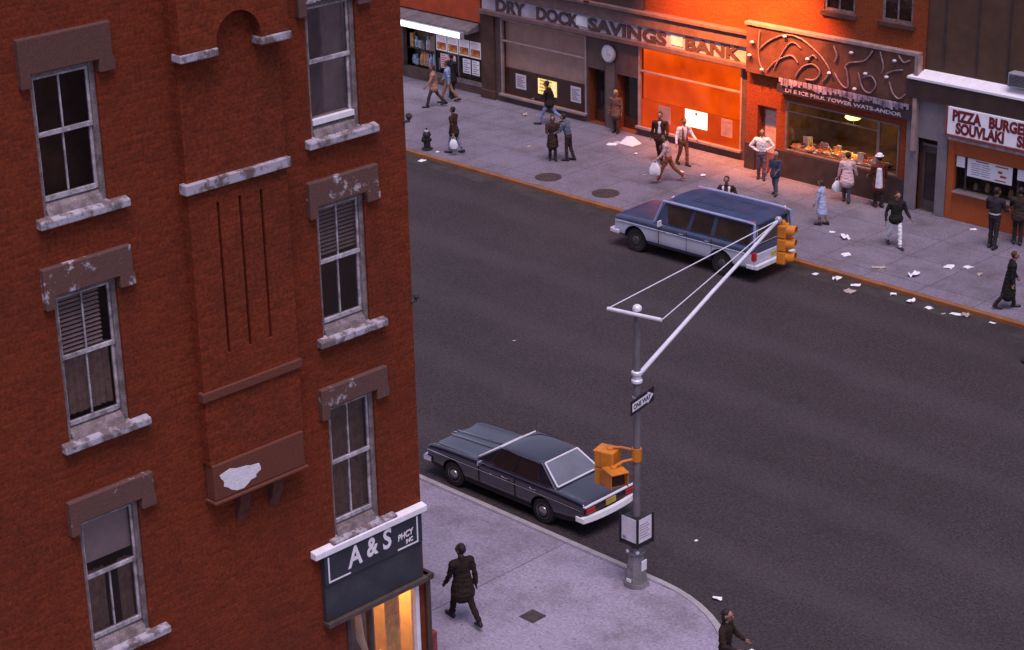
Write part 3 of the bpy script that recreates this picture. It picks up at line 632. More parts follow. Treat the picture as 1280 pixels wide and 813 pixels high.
# cafe
CW = (-39.9, -35.35, .95, 2.68); CD = (-41.1, -40.3, .012, 2.3)
B2 = [(-38.5, -37.3, 5.95, 7.6), (-36.25, -35.1, 5.95, 7.6)]
cf = far_building('cafe_building', -41.58, -34.62, YF, 0, 13, BRICK2, 'orange brick house over a cafe with a lit food display', [(*CW, .2), (*CD, .4, 1)]+[(*h, .15) for h in B2])
for h in B2:
    q = MB(); q.box(h[0], h[0]+.08, YF+.03, YF+.1, h[2], h[3]); q.box(h[1]-.08, h[1], YF+.03, YF+.1, h[2], h[3]); q.box(h[0]+.08, h[1]-.08, YF+.03, YF+.1, h[2], h[2]+.08); q.box(h[0]+.55, h[0]+.6, YF+.03, YF+.09, h[2]+.08, h[3])
    w = q.build('window', WOODG, cf)
    q = MB(); q.box(h[0]-.1, h[1]+.1, YF-.12, YF-.002, h[2]-.16, h[2]-.002); q.build('sill', BRN, w, bevel=.015)
    q = MB(); q.box(h[0]+.08, h[1]-.08, YF+.06, YF+.065, h[2]+.08, h[3]); q.build('pane', GLASS, w)
    q = MB(); q.box(h[0], h[1], YF+.14, YF+.149, h[2], h[3]); q.build('curtain', mat('dim_curtain', (.12, .06, .04), .9, .4, 6), w)
q = MB(); q.box(-41.57, -41.12, YF-.09, YF-.003, 0, .93); q.box(-40.28, -35.07, YF-.09, YF-.003, 0, .93); q.build('bulkhead', mat('cafe_bulkhead', (.045, .03, .028), .6, .3, 3, .2, 30), cf, bevel=.01)
cro = MB()
x0, x1, z0, z1 = CW; yb = YF+2.6
for pts in ([(x0, YF+.2, .9), (x1, YF+.2, .9), (x1, yb, .9), (x0, yb, .9)], [(x0, YF+.2, 2.75), (x1, YF+.2, 2.75), (x1, yb, 2.75), (x0, yb, 2.75)], [(x0, yb, .9), (x1, yb, .9), (x1, yb, 2.75), (x0, yb, 2.75)], [(x0, YF+.2, .9), (x0, yb, .9), (x0, yb, 2.75), (x0, YF+.2, 2.75)], [(x1, YF+.2, .9), (x1, yb, .9), (x1, yb, 2.75), (x1, YF+.2, 2.75)]): cro.face(pts)
cro.build('cafe_room', mat('cafe_wall', (.09, .048, .024), .8, .5, 3), cf)
q = MB(); q.box(x0, x0+.06, YF-.03, YF+.06, z0, z1); q.box(x1-.06, x1, YF-.03, YF+.06, z0, z1); q.box(x0+.06, x1-.06, YF-.03, YF+.06, z1-.06, z1); q.box(x0+.06, x1-.06, YF-.06, YF+.06, z0, z0+.05); q.box(x1-.86, x1-.76, YF-.025, YF+.05, z0+.05, z1-.06); q.box(x0+.06, x1-.86, YF-.02, YF+.04, 2.3, 2.34)
w = q.build('window', mat('cafe_frame', (.20, .15, .15), .5, .3, 4, metal=.3), cf)
q = MB(); q.box(x0+.06, x1-.06, YF+.01, YF+.014, z0+.05, z1-.06); q.build('pane', SGLASS, w)
q = MB(); q.box(CD[0]+.02, CD[1]-.02, YF+.3, YF+.36, 0, 2.26); dd = q.build('door', mat('cafe_door', (.25, .1, .08), .5, .3, 4), cf)
q = MB(); q.box(CD[0]+.12, CD[1]-.12, YF+.288, YF+.298, .6, 2.1); q.build('pane', mat('cafe_door_glass', (.55, .38, .38), .2, .3, 4), dd)
cs = thing('cafe_sign', (-38, YF, 3.9), 'dark cafe fascia with big pale script strokes and small round bulbs', 'sign')
q = MB(); q.box(-41.5, -34.7, YF-.2, YF-.004, 3.42, 5.05); q.build('board', mat('fascia_dark', (.12, .05, .036), .5, .45, 1.5, .2, 25), cs, bevel=.015)
q = MB(); q.box(-41.55, -34.66, YF-.26, YF-.004, 5.053, 5.16); q.box(-34.78, -34.64, YF-.26, YF-.004, 2.0, 5.05); q.build('trim', mat('fascia_trim', (.32, .22, .21), .5, .3, 4), cs, bevel=.01)
SCR = mat('script_pink', (.27, .17, .18), .5, .35, 5, .2, 30)
q = MB()
for pts in ([(-40.9, 4.3), (-40.5, 4.65), (-39.85, 4.95), (-39.19, 4.91), (-38.53, 4.57), (-38.13, 4.23), (-38.02, 3.98), (-38.32, 3.6)], [(-37.42, 4.28), (-37.25, 4.44), (-36.73, 4.58), (-36.5, 4.78), (-36.38, 4.98)], [(-37.83, 4.02), (-37.53, 3.67), (-37.28, 3.63), (-37.33, 4.1), (-37.42, 4.28)], [(-35.85, 4.3), (-35.56, 4.46), (-35.2, 4.55)], [(-40.6, 3.6), (-40.2, 4.0), (-39.6, 4.3), (-39.3, 4.1)], [(-36.1, 5.0), (-35.95, 4.55), (-36.0, 4.3)], [(-40.9, 4.95), (-40.95, 4.5), (-40.9, 3.9), (-40.7, 3.55)], [(-40.3, 3.7), (-39.8, 4.55), (-39.5, 4.75), (-39.2, 4.6)], [(-39.4, 3.6), (-39.1, 4.0), (-38.7, 4.15), (-38.4, 3.95), (-38.6, 3.65), (-39.0, 3.6)], [(-38.9, 4.3), (-38.7, 4.45), (-38.55, 4.35)], [(-37.9, 4.9), (-37.75, 4.6), (-37.85, 4.35)], [(-36.9, 4.2), (-36.7, 3.7), (-36.4, 3.6), (-36.2, 3.9), (-36.4, 4.15), (-36.7, 4.05)], [(-35.7, 4.1), (-35.55, 3.75), (-35.3, 3.6), (-35.05, 3.8)], [(-35.4, 5.0), (-35.2, 4.8), (-34.95, 4.9)]):
    P3 = []
    pp = [pts[0]]+list(pts)+[pts[-1]]
    for a_ in range(1, len(pp)-2):      # smooth curve through the points
        for b_ in range(5):
            u2 = b_/5; f4 = [(-u2**3+2*u2**2-u2)/2, (3*u2**3-5*u2**2+2)/2, (-3*u2**3+4*u2**2+u2)/2, (u2**3-u2**2)/2]
            P3.append((sum(f4[c_]*pp[a_-1+c_][0] for c_ in range(4)), YF-.24, sum(f4[c_]*pp[a_-1+c_][1] for c_ in range(4))))
    P3.append((pts[-1][0], YF-.24, pts[-1][1])); n = len(P3); q.tube(P3, [.012]+[.026]*(n-2)+[.014], 6)
q.build('script_stroke', SCR, cs, smooth=True)
for x, z in ((-37.18, 4.79), (-38.02, 3.98), (-41.3, 4.04), (-40.77, 3.63), (-35.79, 4.23), (-35.52, 4.8), (-39.85, 4.9), (-36.99, 3.63), (-41.2, 4.5), (-36.6, 4.2), (-38.9, 4.3)):
    q = MB(); q.ball((x, YF-.27, z), .065, 8, (1.2, 1, .8)); q.build('bulb', mat('opal_glass', (.75, .66, .75), .3), cs, smooth=True)
q = MB()
for k in range(52):
    x = -40.0+5.15*k/52; h = .10+.09*abs(math.sin(k*1.7+.6*math.sin(k)))+.05*math.sin(k*.47)
    q.box(x, x+.085, YF-.32-.02*(k % 2), YF-.30-.02*(k % 2), 3.46-h, 3.50)
q.build('fringe', [mat('fringe_mix', (.36, .27, .36), .8, .8, 2.6)], cs)
q = MB(); q.box(-40.1, -34.8, YF-.28, YF-.004, 2.98, 3.26); q.build('text_strip', mat('strip_dark', (.05, .035, .05), .5), cs)
o = text('lettering', 'DI E ICE MILK TOWER WATS-ANDOR', .17, M_far(-39.75, YF-.29, 3.05), mat('strip_letters', (.46, .39, .45), .6), cs, .006, .004, xs=1.)
xs_ = [v.co.x for v in o.data.vertices]; k = 4.6/(max(xs_)-min(xs_)); mn = min(xs_)
for v in o.data.vertices: v.co.x = mn+(v.co.x-mn)*k
# cafe counter, lamp and food
q = MB(); q.box(x0+.1, x1-.9, YF+.22, YF+.95, .92, .99); q.build('counter', mat('counter_top', (.3, .2, .12), .5), cf)
hl = thing('ceiling_lamp', (-37.6, YF+.6, 2.45), 'glowing yellow ceiling lamp inside the cafe', 'lamp')
q = MB(); q.lathe([(.05, .3), (.22, .12), (.28, 0), (.2, -.06)], (-37.6, YF+.6, 2.38), 14); q.build('shade', emit('cafe_lamp', (1., .55, .1), 2.2, col2=(1., .8, .3), scale=8), hl, smooth=True)
q = MB(); q.tube([(-37.6, YF+.6, 2.65), (-37.6, YF+.6, 2.75)], .02, 6); q.build('stem', BLACK, hl)
kinds = [('price_card', 'white card standing among the food in the cafe window', 'card'), ('food_tray', 'pale tray of food on the cafe window counter', 'tray'), ('white_dish', 'white dish on the cafe window counter', 'dish'), ('food_jar', 'brownish jar standing in the cafe window', 'jar')]
FCOL = [mat('food_a', (.55, .2, .06), .6, .5, 20), mat('food_b', (.65, .42, .12), .6, .5, 20), mat('food_c', (.35, .08, .05), .6, .5, 20)]
rnd = random.Random(4)
for i in range(48):
    x = x0+.2+3.5*((i*11) % 48)/48; y = YF+.24+.5*rnd.random(); z = .99
    kd = [1, 0, 2, 2, 3, 1, 2, 0][i % 8]; nm, lb, ct = kinds[kd]; q = MB(); ms = [PAPER]
    if kd == 0: w_ = rnd.uniform(.14, .36); hh_ = rnd.uniform(.07, .19); ra_ = rnd.uniform(-.7, .7); u3 = Vector((math.cos(ra_), math.sin(ra_), 0)); v3 = Vector((-math.sin(ra_), math.cos(ra_), 0)); q.obox((x, y, z+hh_+.03), u3*w_/2, v3*.006, Vector((0, 0, hh_))-v3*.04); q.obox((x, y, z+.01), u3*w_/2, v3*.05, (0, 0, .012))
    elif kd == 1:
        ms = [mat('tray_white', (.7, .66, .62), .4), FCOL[i % 3]]; q.hexa([(x-.15, y-.1, z), (x+.15, y-.1, z), (x+.15, y+.1, z), (x-.15, y+.1, z), (x-.18, y-.13, z+.06), (x+.18, y-.13, z+.06), (x+.18, y+.13, z+.06), (x-.18, y+.13, z+.06)]); q.m = 1
        for j in range(6): q.ball((x-.1+.1*(j % 3), y-.05+.1*(j//3), z+.08), .055, 6)
    elif kd == 2: q.lathe([(.06, 0), (.09, .03), (.15, .1), (.14, .1), (.05, .05)], (x, y, z), 12); q.m = 1; ms = [PAPER, FCOL[(i+1) % 3]]; q.ball((x, y, z+.1), .1, 8, (1, 1, .6))
    else: q.lathe([(.07, 0), (.08, .14), (.06, .2), (.05, .22), (.06, .225), (.06, .27)], (x, y, z), 10); ms = [FCOL[(i+2) % 3]]
    tag(q.build(nm, ms, origin=(x, y, z), smooth=kd in (2, 3)), lb, ct, ct+'s in the cafe window')

# snack bar building at the right
sb = far_building('snack_bar_building', -34.6, -14, YF+.1, 0, 13, mat('brown_siding', (.085, .043, .028), .75, .2, 2, .25, 30), 'brown sided building with a grey stone doorway, white ledge and orange snack counter', [(-34.62+.0, -34.0+.12, .012, 2.42, .3, 1), (-33.25, -28.2, .95, 2.12, .15)])
YS = YF+.1
q = MB()
for x in (-33.98, -32.8, -31.7, -30.6, -29.5, -28.4): q.box(x, x+.05, YS-.03, YS-.002, 4.75, 13)
q.build('siding_batten', DARK2, sb)
q = MB(); q.hexa([(-35.0, YS-.42, 4.34), (-14, YS-.42, 4.34), (-14, YS-.002, 4.34), (-35.0, YS-.002, 4.34), (-35.0, YS-.42, 4.42), (-14, YS-.42, 4.42), (-14, YS-.002, 4.62), (-34.6, YS-.002, 4.62)]); q.build('white_ledge', WHITE, sb, bevel=.01)
q = MB(); q.box(-34.98, -14, YS-.38, YS-.002, 3.74, 4.338); q.build('dark_fascia', mat('fascia_brown', (.05, .028, .025), .5, .3, 2), sb, bevel=.01)
GST = mat('grey_stone', (.20, .17, .19), .75, .15, 3, .2, 30)
q = MB(); q.box(-35.05, -34.62, YS-.2, YS-.003, 0, 3.738); q.box(-33.88, -33.52, YS-.2, YS-.003, 0, 3.738); q.box(-34.62, -33.88, YS-.19, YS-.003, 2.43, 3.738); q.build('grey_surround', GST, sb, bevel=.02)
q = MB(); q.box(-34.6, -33.9, YS+.12, YS+.2, 0, 2.1); dd = q.build('door', mat('grey_door', (.09, .07, .075), .5, .3, 4), sb, bevel=.01)
q = MB(); q.box(-34.48, -34.02, YS+.105, YS+.118, .35, 1.9); q.build('pane', mat('door_glass2', (.03, .02, .02), .1, .2, 3), dd)
q = MB(); q.box(-34.6, -33.9, YS+.1, YS+.2, 2.12, 2.2); q.build('transom', GST, dd)
ORG = mat('orange_paint', (.40, .085, .018), .55, .15, 3, .2, 30, dirt=(.18, .05, .02), dirt_amt=.4)
q = MB(); q.box(-33.5, -33.25, YS-.16, YS-.003, 0, 2.6); q.box(-33.25, -28.2, YS-.15, YS-.003, 0, .93); q.box(-33.25, -28.2, YS-.15, YS-.003, 2.13, 2.6); q.box(-28.2, -27.9, YS-.16, YS-.003, 0, 2.6); q.build('orange_front', ORG, sb, bevel=.012)
q = MB(); q.box(-33.45, -28, YS-.3, YS-.003, 2.62, 2.72); q.build('silver_strip', mat('silver_trim', (.45, .42, .46), .35, .5, 3, metal=.4), sb, bevel=.01)
q = MB(); q.box(-33.2, -28.2, YS-.3, YS+.1, .93, .985); q.build('counter', mat('counter_steel', (.3, .25, .25), .4, .2, 5, metal=.4), sb, bevel=.01)
q = MB(); q.box(-33.3, -28.1, YS+1.2, YS+1.25, .5, 2.3); q.build('back_wall', mat('snack_inside', (.07, .04, .035), .8, .5, 4), sb)
q = MB()
for x in (-32.93, -31.05, -29.6): q.box(x, x+.06, YS-.02, YS+.05, .985, 2.13)
wf = q.build('window_frame', DARK2, sb)
q = MB(); q.box(-33.24, -28.2, YS+.01, YS+.014, .985, 2.13); q.build('pane', SGLASS, wf)
for i in range(7):
    x = -32.7+.42*i; h = rnd.uniform(.12, .26); q = MB(); q.lathe([(.08, 0), (.09, h*.6), (.05, h), (.055, h+.03)], (x, YS+.32, .99), 10)
    tag(q.build('counter_jar', [mat('jar_brown', (.35, .2, .12), .4, .4, 8)], origin=(x, YS+.32, .99), smooth=True), 'small jar in a row on the orange snack counter', 'jar', 'jars on the snack counter')
q = MB(); q.box(-33.2, -28.2, YS+.2, YS+.5, .94, .985); q.build('inner_shelf', DARK2, sb)
ps = thing('snack_sign', (-32, YS, 2.8), 'white sign board with dark capitals for pizza, burgers and souvlaki', 'sign')
q = MB(); q.box(-33.42, -28.2, YS-.42, YS-.003, 2.84, 3.72); q.build('board', mat('sign_white', (.88, .86, .93), .45, .06, 3), ps, bevel=.012)
q = MB(); q.box(-33.47, -33.422, YS-.44, YS-.003, 2.8, 3.735); q.box(-33.47, -28.2, YS-.44, YS-.003, 2.78, 2.838); q.build('edge_trim', mat('sign_trim', (.25, .05, .04), .5), ps)
LR = mat('sign_letters', (.16, .014, .018), .6, .2, 6)
for s_, xx, xe, zz in (('PIZZA', -33.25, -32.22, 3.31), ('BURGERS', -31.95, -30.35, 3.31), ('SOUVLAKI', -33.1, -31.38, 2.92), ('SHISH KEBAB', -30.93, -28.6, 2.92)):
    o = text('lettering', s_, .47, M_far(xx, YS-.425, zz), LR, ps, .006, .024)
    xs_ = [v.co.x for v in o.data.vertices]; k = (xe-xx)/(max(xs_)-min(xs_)); mn = min(xs_)
    for v in o.data.vertices: v.co.x = mn+(v.co.x-mn)*k
mn_ = thing('menu_board', (-32, YS-.1, 1.5), 'wide white menu board with two columns in the snack bar window', 'menu')
q = MB(); q.box(-32.8, -31.2, YS-.1, YS-.08, 1.52, 2.1); q.build('board', mat('menu_white', (.7, .68, .74), .5, .06, 4), mn_)
q = MB()
for k in range(6):
    q.box(-32.66, -32.36+.05*(k % 2), YS-.104, YS-.1005, 1.6+.07*k, 1.625+.07*k); q.box(-32.28, -31.98-.04*(k % 2), YS-.104, YS-.1005, 1.6+.07*k, 1.625+.07*k)
q.m = 1; q.box(-32.5, -32.05, YS-.104, YS-.1005, 2.03, 2.07); q.box(-31.8, -31.35, YS-.104, YS-.1005, 2.01, 2.05); q.box(-31.7, -31.55, YS-.104, YS-.1005, 1.82, 1.9); q.box(-31.62, -31.4, YS-.104, YS-.1005, 1.7, 1.77); q.box(-31.8, -31.4, YS-.104, YS-.1005, 1.57, 1.61)
q.build('print', [mat('print_blue', (.3, .28, .42), .7), mat('print_red', (.35, .05, .05), .7)], mn_)
for x, lb in ((-33.2, 'small white card left of the wide menu board'), (-31.02, 'small white card right of the wide menu board')):
    q = MB(); q.box(x, x+.3, YS-.1, YS-.085, 1.75, 2.1); q.box(x+.04, x+.26, YS-.104, YS-.1005, 1.8, 1.83); tag(q.build('menu_card', mat('menu_white', (.7, .68, .74), .5), origin=(x, YS-.1, 1.75)), lb, 'card')
q = MB(); q.box(-31.45, -30.7, YS-.35, YS-.003, 4.68, 5.12); o = thing('air_conditioner', (-31.1, YS-.2, 4.68), 'grey air conditioner box on the brown siding above the white ledge', 'air conditioner'); q.build('casing', STEEL, o, bevel=.02)
q = MB()
for k in range(8): q.box(-31.4, -30.75, YS-.362, YS-.352, 4.74+.043*k, 4.76+.043*k)
q.build('grille', DARK2, o)

# ------------------------------------------------------------------ street furniture
hy = thing('fire_hydrant', (-51.4, 46.95, 0), 'black fire hydrant near the far kerb', 'hydrant')
hx, hyy = -51.4, 46.95
q = MB(); q.lathe([(.2, 0), (.2, .05), (.12, .08), (.12, .5), (.15, .52), (.15, .56), (.13, .62), (.07, .7), (.03, .74), (.03, .8)], (hx, hyy, 0), 14); q.build('barrel', BLACK, hy, smooth=True)
q = MB(); q.tube([(hx-.2, hyy, .4), (hx+.2, hyy, .4)], .06, 10); q.tube([(hx, hyy, .38), (hx, hyy-.2, .38)], .08, 10); q.build('nozzle', BLACK, hy, smooth=True)
q = MB(); q.ball((hx, hyy, .68), .1, 10, (1, 1, .6)); q.build('bonnet', STEEL, hy, smooth=True)
def cover(x, y, r, label):
    t = thing('manhole_cover', (x, y, .0), label, 'manhole cover')
    q = MB(); q.lathe([(r, .002), (r, .014), (r*.9, .016)], (x, y, 0), 32); q.build('ring', RUSTI, t)
    q = MB(); q.lathe([(r*.88, .010), (r*.88, .022), (r*.84, .024)], (x, y, 0), 28)
    for a in range(6):
        for rr3 in (.3, .6): q.ball((x+r*rr3*math.cos(a*PI/3+rr3), y+r*rr3*math.sin(a*PI/3+rr3), .024), .05, 6, (1, 1, .3))
    q.build('lid', RUSTI, t)
cover(-45.88, 47.45, .46, 'dark round iron cover in the far pavement near the standing couple')
cover(-43.22, 47.42, .46, 'dark round iron cover in the far pavement beside the station wagon bonnet')
t = thing('valve_plate', (-25.6, 25.83, 0), 'small dark square iron plate in the near pavement', 'iron plate')
q = MB(); q.box(-25.8, -25.4, 25.63, 26.03, .002, .014); q.build('frame', RUSTI, t, bevel=.004); q = MB(); q.box(-25.76, -25.44, 25.67, 25.99, .0145, .019); q.build('lid', RUSTI, t)

# traffic pole
PX, PY = -24.95, 28.3
AD = Vector((-.2013, .9795, 0)); CD_ = Vector((.9795, .2013, 0))
tp = thing('traffic_pole', (PX, PY, 0), 'tall grey steel pole with a long bright guyed mast arm at the corner', 'pole')
q = MB(); q.tube([(PX, PY, .85), (PX, PY, 6.25)], [.085, .07], 14); q.build('shaft', mat('weathered_steel', (.17, .145, .17), .6, .2, 3, .2, 30, metal=.2), tp, smooth=True)
q = MB()
for a, b, z0, z1 in ((.27, .25, 0, .1), (.23, .15, .1, .74), (.18, .18, .74, .80), (.15, .12, .80, .9)):
    n = 8; i = len(q.v)
    for rr4, z in ((a, z0), (b, z1)):
        for k in range(n): q.v.append((PX+rr4*math.cos(PI/8+k*PI/4)*1.08, PY+rr4*math.sin(PI/8+k*PI/4)*1.08, z))
    for k in range(n): q.f.append((i+k, i+(k+1) % n, i+n+(k+1) % n, i+n+k)); q.mi.append(0)
    q.f.append(tuple(i+k for k in reversed(range(n)))); q.f.append(tuple(i+n+k for k in range(n))); q.mi += [0, 0]
q.build('base', CASTI, tp, bevel=.008)
q = MB(); q.box(PX+.185, PX+.205, PY-.06, PY+.1, .38, .62); q.ball((PX+.13, PY-.12, .83), .05, 8); q.ball((PX-.1, PY-.16, .81), .045, 8); q.box(PX-.08, PX+.05, PY-.235, PY-.215, .12, .2); q.build('base_plate', STEELB, tp, bevel=.006)
q = MB(); q.lathe([(.09, 6.2), (.095, 6.22), (.095, 6.26), (.08, 6.29), (.05, 6.315), (.012, 6.325)], (PX, PY, 0), 16); q.build('cap', STEELB, tp, smooth=True)
pv = Vector((PX, PY, 0))
e1 = pv-CD_*.62+Vector((0, 0, 6.15)); e2 = pv+CD_*.62+Vector((0, 0, 6.15)); tip = pv+AD*6.35+Vector((0, 0, 6.22))
off = AD*-.11
q = MB(); q.tube([e1+off, e2+off], .042, 10); q.build('crossbar', STEELB, tp, smooth=True)
q = MB(); q.lathe([(.09, 4.62), (.115, 4.64), (.115, 4.69), (.09, 4.71), (.09, 4.80), (.115, 4.82), (.115, 4.87), (.09, 4.89)], (PX, PY, 0), 16); q.build('collar', STEELB, tp, smooth=True)
rt = pv+AD*.12+Vector((0, 0, 4.78))
q = MB(); q.tube([rt, rt.lerp(tip, .5)+Vector((0, 0, .03)), tip], [.052, .044, .034], 12); q.build('mast_arm', STEELB, tp, smooth=True)
q = MB(); q.ball(tip, .09, 10); q.build('arm_fitting', STEEL, tp, smooth=True)
for e in (e1, e2):
    q = MB(); q.tube([e+off, tip], .012, 6); q.build('guy_rod', STEELB, tp, smooth=True)
def signal(name, loc, az, nsec, label, group):
    """loc = top centre; az = heading of the lenses"""
    t = thing(name, loc, label, 'traffic light', group); t.rotation_euler = (0, 0, az)
    w = Vector(loc); h = .31
    for k in range(nsec):
        zc = loc[2]-.17-k*h
        q = MB(); q.box(loc[0]-.1, loc[0]+.1, loc[1]-.16, loc[1]+.16, zc-.152, zc+.152); sec = q.build('housing', SIGY, t, bevel=.03)
        q = MB(); q.lathe([(.11, 0), (.10, .02), (.05, .035)], (loc[0]+.105, loc[1], zc), 16, 'x'); q.build('lens', mat('lens_dark', (.05, .02, .02), .2, .2, 4), sec, smooth=True)
        q = MB(); n = 14; i = len(q.v)
        for j in range(n+1):
            a = R(-35+250*j/n); 
            for dx, rr5 in ((.10, .125), (.10, .135), (.30, .135), (.30, .125)): q.v.append((loc[0]+dx-(.12 if (j in (0, n) and dx > .2) else 0), loc[1]+rr5*math.cos(a), zc+rr5*math.sin(a)))
        for j in range(n):
            for k2 in range(4): q.f.append((i+j*4+k2, i+j*4+(k2+1) % 4, i+(j+1)*4+(k2+1) % 4, i+(j+1)*4+k2)); q.mi.append(0)
        q.build('visor', SIGY, sec, smooth=True)
    q = MB(); q.lathe([(.06, 0), (.06, .05), (.03, .09)], (loc[0], loc[1], loc[2]-.015), 10); q.build('hanger', SIGY, t, smooth=True)
    return t
sl = tip+Vector((.05, .12, -.1))
signal('traffic_signal', tuple(sl), R(20), 3, 'yellow three lens traffic light hanging from the mast arm tip', None)
a1 = (PX-.46, PY-.30, 3.1); a2 = (PX-.22, PY-.46, 2.80)
def walk_signal(loc, az, nsec, label):
    t = thing('pedestrian_signal', loc, label, 'signal'); t.rotation_euler = (0, 0, az)
    x, y, z = loc
    for k in range(nsec):
        z1 = z-.40*k; z0 = z1-.385
        q = MB(); q.box(x-.16, x+.14, y-.21, y+.21, z0, z1); sec = q.build('housing', SIGY, t, bevel=.025)
        q = MB(); q.box(x+.141, x+.150, y-.17, y+.17, z0+.04, z1-.05); q.build('lens', mat('lens_dark', (.05, .02, .02), .2), sec)
        q = MB(); q.box(x+.141, x+.30, y-.20, y+.20, z1-.03, z1-.012); q.box(x+.141, x+.26, y-.20, y-.185, z0+.03, z1-.03); q.box(x+.141, x+.26, y+.185, y+.20, z0+.03, z1-.03); q.build('visor', SIGY, sec)
    q = MB(); q.lathe([(.07, z), (.07, z+.03), (.03, z+.05)], (x, y, 0), 12); q.build('cap', SIGY, t, smooth=True)
walk_signal(a1, R(195), 2, 'yellow boxy walk signal on the far side of the pole bracket')
walk_signal(a2, R(-20), 1, 'lower yellow boxy walk signal on the pole bracket facing the crossing')
q = MB(); q.tube([(PX, PY, 3.1), (PX-.3, PY-.16, 3.14), (PX-.46, PY-.30, 3.13)], .03, 8); q.tube([(PX, PY, 2.92), (PX-.12, PY-.3, 2.92), (PX-.22, PY-.46, 2.82)], .03, 8); q.tube([(PX, PY, 2.88), (PX, PY, 3.16)], .11, 10); q.build('signal_bracket', SIGY, tp, smooth=True)
ow = thing('one_way_sign', (PX, PY, 4.2), 'black street sign with a white arrow strapped to the pole', 'sign')
u = AD; n_ = CD_; c_ = pv+CD_*.1+AD*.05+Vector((0, 0, 4.22))
q = MB(); q.obox(c_, u*.47, n_*.006, (0, 0, .16)); q.build('plate', BLACK, ow)
q = MB(); c2 = c_+n_*.008
poly = [(-.42, -.09), (.2, -.09), (.2, -.135), (.44, 0), (.2, .135), (.2, .09), (-.42, .09)]
vs = [c2+u*p+Vector((0, 0, z)) for p, z in poly]; q.face(vs); i = len(q.v); q.face([v+n_*.004 for v in vs]); q.build('arrow', PAPER, ow)
mt = Matrix(((u.x, 0, n_.x, 0), (u.y, 0, n_.y, 0), (0, 1, 0, 0), (0, 0, 0, 1))); p_ = c2+n_*.006-u*.38+Vector((0, 0, -.05))
text('lettering', 'ONE WAY', .15, Matrix.Translation(p_) @ mt, BLACK, ow, .002, .004, xs=1.0)
q = MB(); q.lathe([(.095, 4.14), (.095, 4.18)], (PX, PY, 0), 12); q.lathe([(.095, 4.28), (.095, 4.32)], (PX, PY, 0), 12); q.build('strap', STEEL, ow)
bx = thing('notice_box', (PX, PY, 1.0), 'dark box round the pole with white notices on its faces', 'notice box')
q = MB(); s5 = .24; q.box(PX-s5, PX+s5, PY-s5, PY+s5, 1.0, 1.06); q.box(PX-s5+.02, PX+s5-.02, PY-s5+.02, PY+s5-.02, 1.06, 1.62)
for sx in (-1, 1):
    for sy in (-1, 1): q.box(PX+sx*s5-.02, PX+sx*s5+.02, PY+sy*s5-.02, PY+sy*s5+.02, 1.0, 1.68)
q.build('box', BLACK, bx)
q = MB(); q.box(PX-s5+.03, PX+s5-.03, PY-s5+.008, PY-s5+.016, 1.1, 1.64); q.build('notice', mat('notice_white', (.66, .62, .70), .6, .08, 8), bx)
q = MB(); q.box(PX+s5-.016, PX+s5-.008, PY-s5+.03, PY+s5-.03, 1.1, 1.64); q.build('notice', mat('notice_white', (.66, .62, .70), .6), bx)
q = MB(); q.box(PX-s5+.06, PX-s5+.16, PY-s5+.002, PY-s5+.007, 1.12, 1.2)
for k in range(6): q.box(PX+s5-.007, PX+s5-.003, PY-s5+.08, PY+s5-.1-.05*(k % 2), 1.2+.06*k, 1.22+.06*k)
q.build('print', mat('print_grey', (.35, .28, .36), .7), bx)
po = thing('kerb_post', (-25.5, 44.4, ZR), 'dark steel post at the right edge with a rusty cap', 'post')
q = MB(); q.lathe([(.14, ZR), (.14, ZR+.08), (.07, ZR+.12), (.065, ZR+1.45)], (-25.42, 44.4, 0), 12); q.build('shaft', BLACK, po, smooth=True)
q = MB(); q.lathe([(.09, ZR+1.45), (.1, ZR+1.55), (.05, ZR+1.62)], (-25.42, 44.4, 0), 12); q.build('cap', KERB_RUST, po, smooth=True)

# ------------------------------------------------------------------ vehicles (front towards -x)
def loft(stations, mats, name, root, T, mi_fn=None, sub=2):
    """stations: (x, [(y,z)...] half section from top centre to bottom centre)"""
    v = []; f = []; mi = []
    rings = []
    for x, half in stations:
        ring = [(x, y, z) for y, z in half] + [(x, -y, z) for y, z in reversed(half[1:-1])]
        rings.append(ring)
    n = len(rings[0])
    for r_ in rings: v += [T(*p) for p in r_]
    for i in range(len(rings)-1):
        for j in range(n):
            f.append((i*n+j, i*n+(j+1) % n, (i+1)*n+(j+1) % n, (i+1)*n+j)); mi.append(mi_fn(j, n, i) if mi_fn else 0)
    h = n//2
    for base, rev in ((0, True), ((len(rings)-1)*n, False)):
        for j in range(h):   # quads across the end
            a, b, c, d = j, j+1, (n-j-1) % n, (n-j) % n
            q = [base+k for k in dict.fromkeys((a, b, c, d))]
            if len(q) >= 3: f.append(tuple(q if not rev else reversed(q))); mi.append(mi_fn(j, n, -1 if rev else len(rings)) if mi_fn else 0)
    me = bpy.data.meshes.new(name); off = Vector(root['_w'])
    me.from_pydata([tuple(Vector(p)-off) for p in v], [], f)
    for m in mats: me.materials.append(m)
    me.polygons.foreach_set('material_index', mi)
    bm = bmesh.new(); bm.from_mesh(me); bmesh.ops.recalc_face_normals(bm, faces=bm.faces); bm.to_mesh(me); bm.free()
    me.polygons.foreach_set('use_smooth', [True]*len(me.polygons))
    o = bpy.data.objects.new(name, me); C.objects.link(o); o.parent = root; o['_w'] = root['_w']
    if sub: m = o.modifiers.new('s', 'SUBSURF'); m.levels = m.render_levels = sub
    return o
